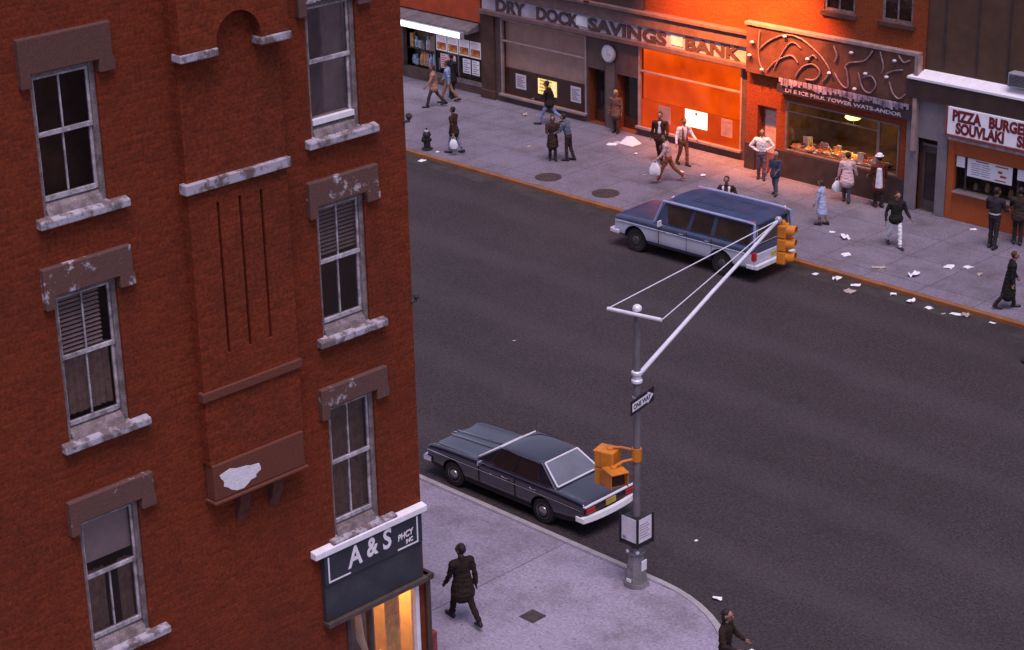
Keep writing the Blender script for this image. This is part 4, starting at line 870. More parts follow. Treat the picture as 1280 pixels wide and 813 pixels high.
def carve(o, cyls):
    for (a, b, r_) in cyls:
        q = MB(); q.tube([a, b], r_, 28); c = q.build('cutter', BLACK, origin=(0, 0, 0))
        c.parent = o.parent; c.location = -Vector(o['_w'])
        m = o.modifiers.new('b', 'BOOLEAN'); m.operation = 'DIFFERENCE'; m.object = c; m.solver = 'EXACT'; m.use_self = True
        c['_kill'] = 1
    bake(o)
    for c in [x for x in C.objects if x.get('_kill')]: bpy.data.objects.remove(c)
    o.data.set_sharp_from_angle(angle=R(35))
def bil(P, u, v): return P[0].lerp(P[1], u).lerp(P[3].lerp(P[2], u), v)
def pane(P, u0, u1, v0, v1, root, T, m, name='window', trim=None, tr=.012, push=.012):
    """glass panel lying on the quad P=[bl, br, tr, tl], slightly proud, with a bright trim moulding"""
    Q = [bil(P, *q) for q in ((u0, v0), (u1, v0), (u1, v1), (u0, v1))]
    nr = (P[1]-P[0]).cross(P[3]-P[0]).normalized()
    q = MB(); q.hexa([T(*(p-nr*.02)) for p in Q]+[T(*(p+nr*push)) for p in Q]); w = q.build(name, m, root, bevel=.004)
    if trim:
        q = MB(); L = [Vector(T(*(p+nr*push))) for p in Q]
        for k in range(4): q.tube([L[k], L[(k+1) % 4]], tr, 6)
        q.build('trim', trim, w, smooth=True)
    return w
def wheel(x, y, z, r_, side, root, T, hubm, wd=.2):
    q = MB(); c = T(x, y, z); s_ = side
    prof = [(r_*.62, -wd/2), (r_*.93, -wd/2), (r_, -wd*.3), (r_, wd*.3), (r_*.93, wd/2), (r_*.62, wd/2)]
    q.lathe(prof, c, 28, 'y'); w = q.build('wheel', RUB, root, smooth=True)
    q = MB(); q.lathe([(r_*.63, s_*(wd/2-.04)), (r_*.6, s_*(wd/2+.005)), (r_*.42, s_*(wd/2-.02)), (r_*.36, s_*(wd/2+.02)), (r_*.15, s_*(wd/2+.035))], c, 24, 'y'); q.build('hubcap', hubm, w, smooth=True)

def sedan(x0, y0, rz):
    root = thing('parked_sedan', (x0+2.5, y0, ZR), 'near black four door sedan with chrome rear bumper parked at the near kerb', 'car'); root.rotation_euler = (0, 0, rz)
    T = lambda x, y, z: (x0+x, y0+y, ZR+z)
    PAINT = mat('midnight_paint', (.009, .009, .020), .3, .15, 2, spec=.3, coat=1., dirt=(.04, .035, .05), dirt_amt=.15)
    PAINT.node_tree.nodes['Principled BSDF'].inputs['Coat IOR'].default_value = 1.7
    def sec(w, zt, zs, zb, crown=0.):
        return [(0, zt), (w*.45, zt-.004), (w*.78, zt-.012), (w*.86, zs), (w*.955, zs-.005), (w*.99, zs-.05), (w, zs-.12), (w*.985, zs-.15), (w*1.0, (zs-.2+zb+.1)/2+.02), (w*.97, zb+.1), (w*.90, zb), (w*.5, zb), (0, zb)]
    st = [(0.03, sec(.84, .74, .74, .40)), (.05, sec(.865, .80, .81, .34)), (.12, sec(.875, .835, .85, .28)), (.5, sec(.885, .87, .885, .22)), (1.2, sec(.895, .90, .91, .2)), (1.62, sec(.9, .925, .925, .2)), (1.72, sec(.9, .93, .925, .2)),
          (2.6, sec(.905, .93, .93, .2)), (3.6, sec(.905, .925, .93, .2)), (3.98, sec(.905, .915, .935, .2)), (4.1, sec(.9, .905, .93, .21)), (4.6, sec(.885, .885, .90, .26)), (4.93, sec(.87, .86, .875, .33)), (4.99, sec(.86, .83, .845, .38)), (5.01, sec(.84, .78, .79, .42))]
    body = loft(st, [PAINT], 'body', root, T)
    cuts = []
    for wx in (.93, 3.77):
        for s_ in (-1, 1): cuts.append((T(wx, s_*.62, .33), T(wx, s_*1.1, .33), .36))
    carve(body, cuts)
    for wx in (.93, 3.77):
        for s_ in (-1, 1): wheel(wx, s_*.765, .315, .315, s_, root, T, mat('dull_hubcap', (.35, .33, .36), .3, .2, 5, metal=.8))
    q = MB(); q.box(*[f for p in zip(T(.4, -.6, .18), T(4.6, .6, .4)) for f in p]); q.build('underbody', BLACK, root)
    # hood and trunk creases
    q = MB()
    for s_ in (-1, 1):
        q.tube([T(.12, s_*.12, .862), T(.8, s_*.13, .905), T(1.58, s_*.14, .937)], .012, 6)
    q.tube([T(.1, 0, .86), T(.2, 0, .875)], .018, 6); q.build('hood_moulding', CHROME, root, smooth=True)
    q = MB()
    for s_ in (-1, 1): q.tube([T(.06, s_*.86, .70), T(.5, s_*.896, .725), T(2.5, s_*.916, .745), T(4.5, s_*.9, .735), T(4.95, s_*.872, .7)], .011, 6)
    q.build('side_moulding', CHROME, root, smooth=True)
    # greenhouse
    zb, zr = .915, 1.36
    base = [Vector(p) for p in ((1.60, -.80, zb), (4.10, -.79, zb-.01), (4.10, .79, zb-.01), (1.60, .80, zb))]
    top = [Vector(p) for p in ((2.28, -.60, zr-.02), (3.52, -.60, zr-.03), (3.52, .60, zr-.03), (2.28, .60, zr-.02))]
    half = lambda w, zt: [(0, zt), (w*.5, zt-.006), (w*.85, zt-.025), (w*.97, zt-.05), (w*1.0, zt-.08)]
    q = MB(); i = 0
    # roof skin: crowned loft over the top rectangle
    st = []
    for x, w, zt in ((2.20, .56, zr-.045), (2.27, .60, zr-.015), (2.5, .625, zr+.012), (2.9, .635, zr+.02), (3.3, .63, zr+.008), (3.52, .61, zr-.02), (3.58, .58, zr-.045)):
        st.append((x, [(0, zt), (w*.5, zt-.006), (w*.85, zt-.02), (w*.97, zt-.04), (w*1.0, zt-.06), (w*.9, zt-.075), (0, zt-.075)]))
    loft(st, [PAINT], 'roof', root, T, sub=1)
    q = MB(); q.hexa([T(*p) for p in base]+[T(*p) for p in top]); q.build('cabin', PAINT, root, bevel=.03, segs=3)
    GL = mat('car_glass', (.02, .014, .014), .04, .2, 1, spec=.9)
    GR_ = mat('car_glass_rear', (.10, .10, .12), .05, .3, 1.5, spec=1., coat=1.); GR_.node_tree.nodes['Principled BSDF'].inputs['Coat IOR'].default_value = 2.2
    W_ = [base[0], base[3], top[3], top[0]]   # windshield seen from the front; order gives outward normal
    pane([base[3], base[0], top[0], top[3]], .05, .95, .06, .94, root, T, GL, 'windshield', STEELB, .018)
    pane([base[1], base[2], top[2], top[1]], .06, .94, .06, .95, root, T, GR_, 'rear_window', STEELB, .022)
    sl_ = [base[0], base[1], top[1], top[0]]; sr_ = [base[2], base[3], top[3], top[2]]
    for P, sgn in ((sl_, 1), (sr_, -1)):
        for (ua, ub, uc, ud) in ((.17, .475, .05, .475), (.51, .80, .51, .90)):
            L = [bil(P, ua if sgn == 1 else 1-ub, .1), bil(P, ub if sgn == 1 else 1-ua, .1), bil(P, ud if sgn == 1 else 1-uc, .88), bil(P, uc if sgn == 1 else 1-ud, .88)]
            w = pane(L, 0, 1, 0, 1, root, T, GL, 'side_window', None)
    q = MB()
    for s_ in (-1, 1): q.tube([T(1.75, s_*.822, .945), T(3.0, s_*.835, .95), T(3.95, s_*.825, .945)], .014, 6); q.tube([T(2.22, s_*.605, 1.325), T(2.7, s_*.645, 1.345), T(3.5, s_*.62, 1.31)], .010, 6)
    q.build('window_moulding', CHROME, root, smooth=True)
    for s_ in (-1, 1):
        for x in (2.55, 3.42):
            q = MB(); q.tube([T(x, s_*.915, .81), T(x+.04, s_*.94, .815), T(x+.14, s_*.94, .815), T(x+.18, s_*.915, .81)], .014, 6); q.build('door_handle', CHROME, root, smooth=True)
    q = MB()
    for x in (1.78, 2.93): 
        for s_ in (-1, 1): q.box(*[f for p in zip(T(x, s_*.9, .3), T(x+.008, s_*.9165, .9)) for f in p])
    q.build('door_gap', BLACK, root)
    # bumpers, lamps, grille
    for xb, sg, nm in ((5.05, 1, 'rear_bumper'), (-.03, -1, 'front_bumper')):
        q = MB(); pts = []
        for k in range(13):
            y = -.89+1.78*k/12; bow = .10*(1-(abs(y)/.89)**2.5); pts.append((xb+sg*(bow-.06), y))
        for (ya, yb2) in zip(pts, pts[1:]):
            q.hexa([T(ya[0]-.05, ya[1], .42), T(ya[0]+.05, ya[1], .42), T(yb2[0]+.05, yb2[1], .42), T(yb2[0]-.05, yb2[1], .42), T(ya[0]-.05, ya[1], .57), T(ya[0]+.035, ya[1], .57), T(yb2[0]+.035, yb2[1], .57), T(yb2[0]-.05, yb2[1], .57)])
        for s_ in (-1, 1): q.hexa([T(xb-sg*.25, s_*.885, .43), T(xb, s_*.885, .43), T(xb, s_*.925, .43), T(xb-sg*.25, s_*.915, .43), T(xb-sg*.25, s_*.885, .56), T(xb, s_*.885, .56), T(xb, s_*.925, .56), T(xb-sg*.25, s_*.915, .56)])
        q.build(nm, CHROME if nm[0] == 'f' else mat('bumper_chrome', (.95, .93, .97), .35, .05, 4, metal=.2), root, smooth=False, bevel=.012)
    q = MB(); q.box(*[f for p in zip(T(4.985, -.8, .60), T(5.03, .8, .76)) for f in p]); q.build('tail_panel', mat('tail_dark', (.03, .015, .015), .4), root, bevel=.01)
    q = MB(); q.box(*[f for p in zip(T(4.96, -.85, .775), T(5.045, .85, .815)) for f in p]); q.build('tail_moulding', STEELB, root, bevel=.01)
    for s_ in (-1, 1):
        q = MB(); q.box(*[f for p in zip(T(5.0, s_*.52, .63), T(5.05, s_*.80, .74)) for f in p]); q.build('tail_light', RED_L, root, bevel=.012)
        q = MB(); q.lathe([(.09, .03), (.08, -.0), (.02, -.02)], T(.0, s_*.66, .66), 16, 'x'); q.build('headlight', mat('headlight_glass', (.7, .7, .75), .1, .05, 3, spec=.8), root, smooth=True)
    q = MB(); q.box(*[f for p in zip(T(.0, -.54, .58), T(.035, .54, .74)) for f in p]); q.build('grille', CHROME, root, bevel=.01)
    q = MB(); q.box(*[f for p in zip(T(5.03, -.16, .62), T(5.06, .16, .75)) for f in p]); q.build('licence_plate', mat('plate_yellow', (.5, .32, .06), .5), root, bevel=.004)
    for s_ in (-1,):
        q = MB(); q.tube([T(1.95, s_*.9, .93), T(1.95, s_*.98, .97)], .012, 6); q.box(*[f for p in zip(T(1.93, s_*.95, .95), T(1.97, s_*1.09, 1.03)) for f in p]); q.build('side_mirror', CHROME, root, bevel=.01)
    return root

def wagon(x0, y0, rz):
    root = thing('station_wagon', (x0+2.7, y0, ZR), 'long blue station wagon with a silver lower stripe parked at the far kerb', 'car'); root.rotation_euler = (0, 0, rz)
    T = lambda x, y, z: (x0+x, y0+y, ZR+z)
    NAVY = mat('wagon_blue', (.045, .060, .125), .35, .2, 2, spec=.5, coat=.7, dirt=(.10, .08, .085), dirt_amt=.4)
    SILV = mat('wagon_silver', (.54, .54, .66), .4, .10, 3, spec=.5, coat=.4, dirt=(.3, .26, .28), dirt_amt=.4)
    LBL = mat('wagon_light_blue', (.30, .34, .55), .3, .15, 3, spec=.5, coat=.6)
    def sec(w, zt, zs, zb): return [(0, zt), (w*.5, zt-.005), (w*.82, zt-.015), (w*.94, zs-.01), (w*.985, zs-.05), (w, zs-.12), (w*1.0, .93), (w*.995, .86), (w*1., .6), (w*.98, .48), (w*.95, zb+.06), (w*.88, zb), (w*.4, zb), (0, zb)]
    st = [(.05, sec(.92, .98, .96, .5)), (.08, sec(.95, 1.05, 1.04, .45)), (.2, sec(.97, 1.10, 1.09, .38)), (.9, sec(.985, 1.13, 1.12, .33)), (1.45, sec(1.0, 1.15, 1.13, .32)), (1.6, sec(1.0, 1.15, 1.13, .32)), (3, sec(1.005, 1.15, 1.13, .32)), (4.6, sec(1.005, 1.15, 1.13, .34)), (5.2, sec(.99, 1.15, 1.13, .4)), (5.36, sec(.975, 1.15, 1.12, .46)), (5.40, sec(.95, 1.10, 1.08, .5))]
    def mi(j, n, i):
        k = j if j < n//2 else n-1-j
        return 1 if k in (6, 7, 8) and i not in (-1,) else 0
    body = loft(st, [NAVY, SILV], 'body', root, T, mi)
    cuts = []
    for wx in (.92, 4.21):
        for s_ in (-1, 1): cuts.append((T(wx, s_*.68, .40), T(wx, s_*1.2, .40), .45))
    carve(body, cuts)
    for wx in (.92, 4.21):
        for s_ in (-1, 1): wheel(wx, s_*.83, .375, .375, s_, root, T, mat('dark_hub', (.09, .075, .075), .5, .3, 6, metal=.3), .22)
    q = MB(); q.box(*[f for p in zip(T(.4, -.65, .3), T(5.0, .65, .5)) for f in p]); q.build('underbody', BLACK, root)
    zb, zr = 1.11, 1.86
    base = [Vector(p) for p in ((1.62, -.94, zb), (5.38, -.94, zb), (5.38, .94, zb), (1.62, .94, zb))]
    top = [Vector(p) for p in ((2.02, -.85, zr), (5.32, -.85, zr), (5.32, .85, zr), (2.02, .85, zr))]
    q = MB(); q.hexa([T(*p) for p in base]+[T(*p) for p in top]); q.build('cabin', NAVY, root, bevel=.04, segs=3)
    st = []
    for x, w, zt in ((1.93, .81, zr-.01), (2.0, .86, zr+.025), (2.4, .88, zr+.05), (3.6, .885, zr+.058), (5.0, .88, zr+.05), (5.36, .86, zr+.03), (5.41, .82, zr+.0)):
        st.append((x, [(0, zt), (w*.5, zt-.008), (w*.85, zt-.03), (w*.96, zt-.055), (w*1.0, zt-.08), (w*.95, zt-.1), (0, zt-.1)]))
    ROOF = mat('wagon_roof', (.040, .058, .12), .75, .2, 2, spec=.15, coat=.0, dirt=(.09, .07, .09), dirt_amt=.4)
    loft(st, [ROOF], 'roof', root, T, sub=1)
    q = MB()
    for s_ in (-1, 1): q.tube([T(1.66, s_*.95, zb+.03), T(1.96, s_*.87, zr-.02), T(2.4, s_*.895, zr-.005), T(5.0, s_*.895, zr-.005), T(5.34, s_*.875, zr-.03), T(5.38, s_*.95, zb+.05)], .045, 8)
    q.build('drip_rail', LBL, root, smooth=True)
    q = MB()
    for y in (-.42, -.28, -.14, 0, .14, .28, .42): q.tube([T(2.7, y, zr+.05), T(3.6, y, zr+.055), T(4.9, y, zr+.045)], .008, 6)
    q.build('roof_rib', ROOF, root, smooth=True)
    GL = mat('car_glass_brown', (.045, .026, .020), .06, .5, 1.2, spec=.7)
    pane([base[3], base[0], top[0], top[3]], .05, .95, .08, .92, root, T, GL, 'windshield', STEELB, .014)
    pane([base[1], base[2], top[2], top[1]], .07, .93, .12, .9, root, T, GL, 'rear_window', STEEL, .012)
    sl_ = [base[0], base[1], top[1], top[0]]; sr_ = [base[2], base[3], top[3], top[2]]
    for P, sgn in ((sl_, 1), (sr_, -1)):
        for (ua, ub, uc, ud) in ((.135, .325, .04, .325), (.365, .565, .365, .565), (.61, .955, .61, .965)):
            L = [bil(P, ua if sgn == 1 else 1-ub, .1), bil(P, ub if sgn == 1 else 1-ua, .1), bil(P, ud if sgn == 1 else 1-uc, .88), bil(P, uc if sgn == 1 else 1-ud, .88)]
            pane(L, 0, 1, 0, 1, root, T, GL, 'side_window', None)
    q = MB()
    for s_ in (-1, 1): q.tube([T(.15, s_*.985, .885), T(.9, s_*1.0, .905), T(3, s_*1.02, .915), T(5.2, s_*1.0, .905)], .012, 6)
    q.build('side_moulding', CHROME, root, smooth=True)
    q = MB()
    for x in (1.85, 2.92, 3.86):
        for s_ in (-1, 1): q.box(*[f for p in zip(T(x, s_*.99, .5), T(x+.008, s_*1.012, 1.08)) for f in p])
    q.build('door_gap', BLACK, root)
    for s_ in (-1, 1):
        for x in (2.62, 3.6):
            q = MB(); q.tube([T(x, s_*1.0, .98), T(x+.04, s_*1.03, .985), T(x+.16, s_*1.0, .98)], .014, 6); q.build('door_handle', CHROME, root, smooth=True)
        q = MB(); q.box(*[f for p in zip(T(5.28, s_*.86, .72), T(5.43, s_*.975, .98)) for f in p]); q.build('tail_light', RED_L, root, bevel=.02)
        q = MB(); q.lathe([(.1, .03), (.09, 0), (.02, -.02)], T(.05, s_*.72, .82), 16, 'x'); q.build('headlight', mat('headlight_glass', (.7, .7, .75), .1), root, smooth=True)
    q = MB(); q.box(*[f for p in zip(T(.03, -.58, .68), T(.075, .58, .96)) for f in p]); q.build('grille', CHROME, root, bevel=.01)
    for xb, sg, nm in ((5.47, 1, 'rear_bumper'), (-.02, -1, 'front_bumper')):
        q = MB(); q.box(*[f for p in zip(T(xb-.07, -.97, .46), T(xb+.05, .97, .60)) for f in p])
        for s_ in (-1, 1): q.box(*[f for p in zip(T(xb-sg*.32, s_*.965, .47), T(xb-sg*.06, s_*1.01, .595)) for f in p])
        q.build(nm, STEELB, root, bevel=.02)
    q = MB(); q.box(*[f for p in zip(T(5.385, -.82, .64), T(5.415, .82, .9)) for f in p]); q.build('tailgate_band', SILV, root, bevel=.01)
    q = MB(); q.box(*[f for p in zip(T(5.416, -.16, .68), T(5.43, .16, .80)) for f in p]); q.build('licence_plate', mat('plate_yellow', (.5, .32, .06), .5), root)
    q = MB(); q.tube([T(2.0, -.98, 1.1), T(1.98, -1.08, 1.16)], .014, 6); q.box(*[f for p in zip(T(1.95, -1.2, 1.1), T(2.0, -1.03, 1.28)) for f in p]); q.build('side_mirror', STEELB, root, bevel=.012)
    return root
sedan(-32.25, 29.95, R(1))
wagon(-39.85, 45.05, R(2))

# ------------------------------------------------------------------ people
SKIN = {'tan': (.30, .15, .10), 'pale': (.42, .25, .19), 'dark': (.09, .045, .03)}
HAIRC = {'dark': (.018, .012, .010), 'brown': (.06, .03, .018), 'grey': (.30, .27, .28), 'blond': (.55, .30, .08)}
def cloth(col): return mat('cloth_%d_%d_%d' % tuple(int(c*1000) for c in col), col, .9, .22, 7, .2, 45, spec=.15)
def frame(a, b, side):
    ax = (b-a); L = ax.length; ax = ax/L if L > 1e-6 else Vector((0, 0, 1))
    v = (side - ax*side.dot(ax))
    v = v.normalized() if v.length > 1e-4 else ax.orthogonal().normalized()
    return ax, v, ax.cross(v), L
def make_person(label, x, y, az, h=1.75, top=(.05, .04, .04), legs=(.05, .05, .08), shoes=(.02, .016, .015), skin='tan', hair='dark', z=0., vox=.014,
                stride=.35, lean=0., armL=(0, .12, .2), armR=(0, .12, .2), coat=0., coatw=1., hat=None, shirt=None, longhair=False, kneel=0., belt=None, turn=0., group=None, vest=None, skirt=False):
    k = h/1.75; P = []   # primitives: a, b, (ra_side, ra_fwd), (rb_side, rb_fwd), region, side vector
    fw = Vector((1, 0, 0)); lf = Vector((0, 1, 0)); V = Vector
    def pr(a, b, ra, rb, reg, side=lf):
        ra = ra if isinstance(ra, tuple) else (ra, ra); rb = rb if isinstance(rb, tuple) else (rb, rb); P.append((V(a), V(b), ra, rb, reg, side))
    hipz = .92-.06*abs(stride)
    hip = V((0, 0, hipz)); Rl = Matrix.Rotation(lean, 3, 'Y')
    tp_ = lambda p: hip + Rl @ (V(p)-V((0, 0, .92)))
    # torso
    pr(hip+V((0, 0, -.02)), tp_((0, 0, 1.08)), (.165, .115), (.145, .10), 'legs' if not coat else 'top')
    pr(tp_((0, 0, 1.02)), tp_((.01, 0, 1.30)), (.155, .11), (.185, .125), 'top')
    pr(tp_((.01, -.11, 1.37)), tp_((.01, .11, 1.37)), (.085, .09), (.085, .09), 'top', V((0, 0, 1)))
    pr(tp_((.0, 0, 1.38)), tp_((.0, 0, 1.47)), (.10, .08), (.065, .065), 'top')
    pr(tp_((0, 0, 1.42)), tp_((.02, 0, 1.54)), .055, .052, 'skin')
    if belt: pr(tp_((0, 0, 1.0)), tp_((0, 0, 1.015)), (.16, .12), (.158, .118), 'belt')
    if shirt: pr(tp_((.085, 0, 1.08)), tp_((.085, 0, 1.40)), (.055, .06), (.045, .045), 'shirt')
    if vest: 
        for s_ in (-1, 1): pr(tp_((.05, s_*.07, 1.05)), tp_((.055, s_*.09, 1.38)), (.05, .085), (.04, .075), 'vest')
    # head
    Rt = Matrix.Rotation(turn, 3, 'Z'); hc = tp_((.03, 0, 1.63)); hp = lambda p: hc+Rt @ V(p)
    pr(hp((-.012, 0, .035)), hp((.012, 0, .025)), (.080, .094), (.078, .094), 'skin')
    pr(hp((.02, 0, 0)), hp((.034, 0, -.075)), (.066, .07), (.042, .04), 'skin')
    pr(hp((.098, 0, .02)), hp((.112, 0, -.014)), .011, .016, 'skin')
    pr(hp((.088, -.02, -.045)), hp((.088, .02, -.045)), .011, .011, 'lip')
    for s_ in (-1, 1):
        pr(hp((.0, s_*.08, .025)), hp((-.005, s_*.085, -.02)), .018, .014, 'skin'); pr(hp((.086, s_*.032, .022)), hp((.087, s_*.034, .022)), .013, .013, 'eye')
    # legs
    feet = []
    for s_, ang in ((1, stride), (-1, -stride)):
        h0 = hip+V((0, s_*.085, -.02)); th = V((math.sin(ang), 0, -math.cos(ang)))
        bend = (.15+.5*max(0, -ang)+kneel); kn = h0+th*.42
        sh = V((math.sin(ang-bend), 0, -math.cos(ang-bend))); an = kn+sh*.41
        lr = 'legs'
        pr(h0, kn, .088, .062, lr); pr(kn, an+V((0, 0, .02)), .064, .055 if not skirt else .042, lr if not skirt else 'skin')
        tilt = max(0, -ang)*.8
        toe = an+V((.17*math.cos(tilt), s_*.02, -.045-.17*math.sin(tilt))); heel = an+V((-.05, 0, -.045))
        pr(heel, toe, (.042, .045), (.044, .034), 'shoes'); pr(an+V((0, 0, .03)), heel, .047, .045, 'shoes'); feet.append(min(toe.z, heel.z)-.04)
    # coat skirt
    if coat:
        b_ = hip+V((-.01, 0, .02-coat)); pr(tp_((0, 0, 1.06)), b_, (.16*coatw, .12*coatw), (.215*coatw, .18*coatw), 'top')
    # arms: (swing forward, out, elbow bend)
    hands = {}
    for s_, (sw_, out, eb) in ((1, armL), (-1, armR)):
        sp_ = tp_((0, s_*.195, 1.385)); d1 = V((math.sin(sw_), s_*math.sin(out), -math.cos(sw_)*math.cos(out))).normalized(); el = sp_+d1*.28
        ax = V((math.sin(sw_+eb), s_*math.sin(out-.5*min(1, abs(eb))*(1 if out > .35 else .4)), -math.cos(sw_+eb))).normalized(); ax = V((.22, -s_*.80, -.56)).normalized() if out >= .55 else ax; wr = el+ax*.25
        pr(tp_((0, s_*.16, 1.38)), sp_, .078, .07, 'top'); pr(sp_, el, .064, .052, 'top'); pr(el, wr, .052, .04, 'top')
        ha = wr+ax*.03; pl = wr+ax*.085; side = fw - ax*fw.dot(ax); side = side.normalized() if side.length > .2 else V((0, 0, 1))
        cr = ax.cross(side)
        pr(wr, pl, (.030, .022), (.040, .018), 'skin', side)
        curl = cr*(-s_*.4)
        for q_ in range(4):
            o_ = side*(.030-.020*q_); b0 = pl+o_; l_ = (.036, .042, .040, .030)[q_]
            m1 = b0+ax*l_+curl*.008; pr(b0, m1, .0105, .0098, 'skin'); pr(m1, m1+ax*l_*.75+curl*.03, .0098, .009, 'skin')
        tb = wr+ax*.03+side*.03; t1 = tb+(ax*.5+side*.6).normalized()*.038; pr(tb, t1, .013, .011, 'skin'); pr(t1, t1+(ax+side*.1).normalized()*.03+curl*.01, .011, .0095, 'skin')
        hands[s_] = pl+ax*.05
    dz = -min(feet)
    # ---- mesh of all primitives, welded into one skin by a voxel remesh
    vs, fs = [], []
    nseg, ncap = 14, 4
    for a, b, ra, rb, reg, side in P:
        ax, sv, ov, L = frame(a, b, side); i0 = len(vs); rings = []
        ma = sum(ra)/2; mbb = sum(rb)/2
        for c in range(ncap): t_ = PI/2*(1-c/ncap); rings.append((a-ax*ma*math.sin(t_), (ra[0]*math.cos(t_), ra[1]*math.cos(t_))))
        rings += [(a, ra), (b, rb)]
        for c in range(1, ncap+1): t_ = PI/2*c/ncap; rings.append((b+ax*mbb*math.sin(t_), (rb[0]*math.cos(t_), rb[1]*math.cos(t_))))
        for ctr, (r0, r1) in rings:
            for j in range(nseg): an_ = 2*PI*j/nseg; vs.append(ctr+sv*math.cos(an_)*max(r0, 1e-4)+ov*math.sin(an_)*max(r1, 1e-4))
        nr_ = len(rings)
        for r_ in range(nr_-1):
            for j in range(nseg): fs.append((i0+r_*nseg+j, i0+r_*nseg+(j+1) % nseg, i0+(r_+1)*nseg+(j+1) % nseg, i0+(r_+1)*nseg+j))
        fs.append(tuple(i0+j for j in reversed(range(nseg)))); fs.append(tuple(i0+(nr_-1)*nseg+j for j in range(nseg)))
    me = bpy.data.meshes.new('person'); me.from_pydata([tuple(v) for v in vs], [], fs)
    o = bpy.data.objects.new('body', me); C.objects.link(o)
    m = o.modifiers.new('r', 'REMESH'); m.mode = 'VOXEL'; m.voxel_size = vox; m.use_smooth_shade = True
    m = o.modifiers.new('s', 'SMOOTH'); m.factor = .5; m.iterations = 2
    bake(o); me = o.data
    # ---- region of each face = nearest primitive
    nf = len(me.polygons); ctr = np.empty(nf*3); me.polygons.foreach_get('center', ctr); ctr = ctr.reshape(-1, 3)
    best = np.full(nf, 1e9); idx = np.zeros(nf, int); regs = []
    for a, b, ra, rb, reg, side in P:
        if reg not in regs: regs.append(reg)
        ax, sv, ov, L = (frame(a, b, side)); A = np.array(a); d = ctr-A
        dot = lambda q_: d[:, 0]*q_[0]+d[:, 1]*q_[1]+d[:, 2]*q_[2]; t_ = dot(ax); tc_ = np.clip(t_/max(L, 1e-6), 0, 1); over = np.abs(t_-tc_*L)
        r0 = ra[0]+(rb[0]-ra[0])*tc_; r1 = ra[1]+(rb[1]-ra[1])*tc_; rm = (r0+r1)/2
        dd = (np.sqrt((dot(sv)/r0)**2+(dot(ov)/r1)**2+(over/rm)**2)-1)*rm
        if reg in ('eye', 'lip', 'shirt', 'vest'): dd = dd-.006
        if reg == 'belt': dd = np.where(over < .012, dd-.012, 1e9)
        u_ = dd < best; best[u_] = dd[u_]; idx[u_] = regs.index(reg)
    cmap = {'top': cloth(top), 'legs': cloth(legs), 'shoes': mat('shoe_%d' % int(shoes[0]*1000), shoes, .5, .2, 5), 'skin': mat('skin_'+skin, SKIN[skin], .6, .1, 9, spec=.3), 'lip': mat('lip', (.25, .07, .06), .5), 'eye': mat('eye', (.03, .02, .018), .3),
            'shirt': cloth(shirt or (.7, .68, .7)), 'belt': cloth(belt or (.5, .48, .5)), 'vest': cloth(vest or (.3, .05, .03))}
    me.materials.clear()
    for r_ in regs: me.materials.append(cmap[r_])
    me.polygons.foreach_set('material_index', idx.astype(np.int32)); me.polygons.foreach_set('use_smooth', [True]*nf)
    # cloth folds: push the garment surface in and out a little
    from mathutils import noise as mn
    cl = [i for i, r_ in enumerate(regs) if r_ in ('top', 'legs')]
    isc = np.zeros(len(me.vertices), bool)
    for p in me.polygons:
        if p.material_index in cl:
            for v in p.vertices: isc[v] = True
    nrm = [v.normal.copy() for v in me.vertices]
    for v in me.vertices:
        if isc[v.index]:
            f_ = mn.noise((v.co.x*9, v.co.y*9, v.co.z*16))*.016+mn.noise((v.co.x*24, v.co.y*24, v.co.z*30))*.007
            v.co += nrm[v.index]*f_
    X = Matrix.Translation((x, y, z)) @ Matrix.Rotation(az, 4, 'Z') @ Matrix.Scale(k, 4) @ Matrix.Translation((0, 0, dz))
    root = thing('person', (x, y, z), label, 'person', group)
    X = X @ Matrix.Diagonal((1.07, 1.07, 1., 1.))
    loc = Matrix.Translation(-Vector((x, y, z))) @ X
    me.transform(loc); o.parent = root; o['_w'] = root['_w']
    def child(name, q, m):
        q.v = [tuple(X @ V(p)) for p in q.v]; return q.build(name, m, root, smooth=True)
    if hair:
        q = MB(); q.ball(hp((-.024, 0, .048)), 1., 18, (.094, .088, .092)); 
        if longhair: q.ball(hp((-.045, 0, -.03)), 1., 14, (.065, .09, .13))
        else: q.ball(hp((-.045, 0, -.005)), 1., 12, (.05, .072, .07))
        i0 = 0
        for i_, p in enumerate(q.v):
            p = V(p); q.v[i_] = tuple(p+V((mn.noise(p*40), mn.noise(p*40+V((5, 5, 5))), mn.noise(p*40+V((9, 9, 9)))))*.012)
        child('hair', q, mat('hair_'+hair, HAIRC[hair], .7, .4, 30, .3, 80))
    if hat:
        q = MB(); q.lathe([(.13, .085), (.135, .09), (.095, .10), (.09, .15), (.06, .18), (.01, .185)], (0, 0, 0), 18); q.v = [tuple(hp((p[0]-.01, p[1], p[2]-.015))) for p in q.v]; child('hat', q, cloth(hat))
    return root, {s_: X @ hands[s_] for s_ in hands}
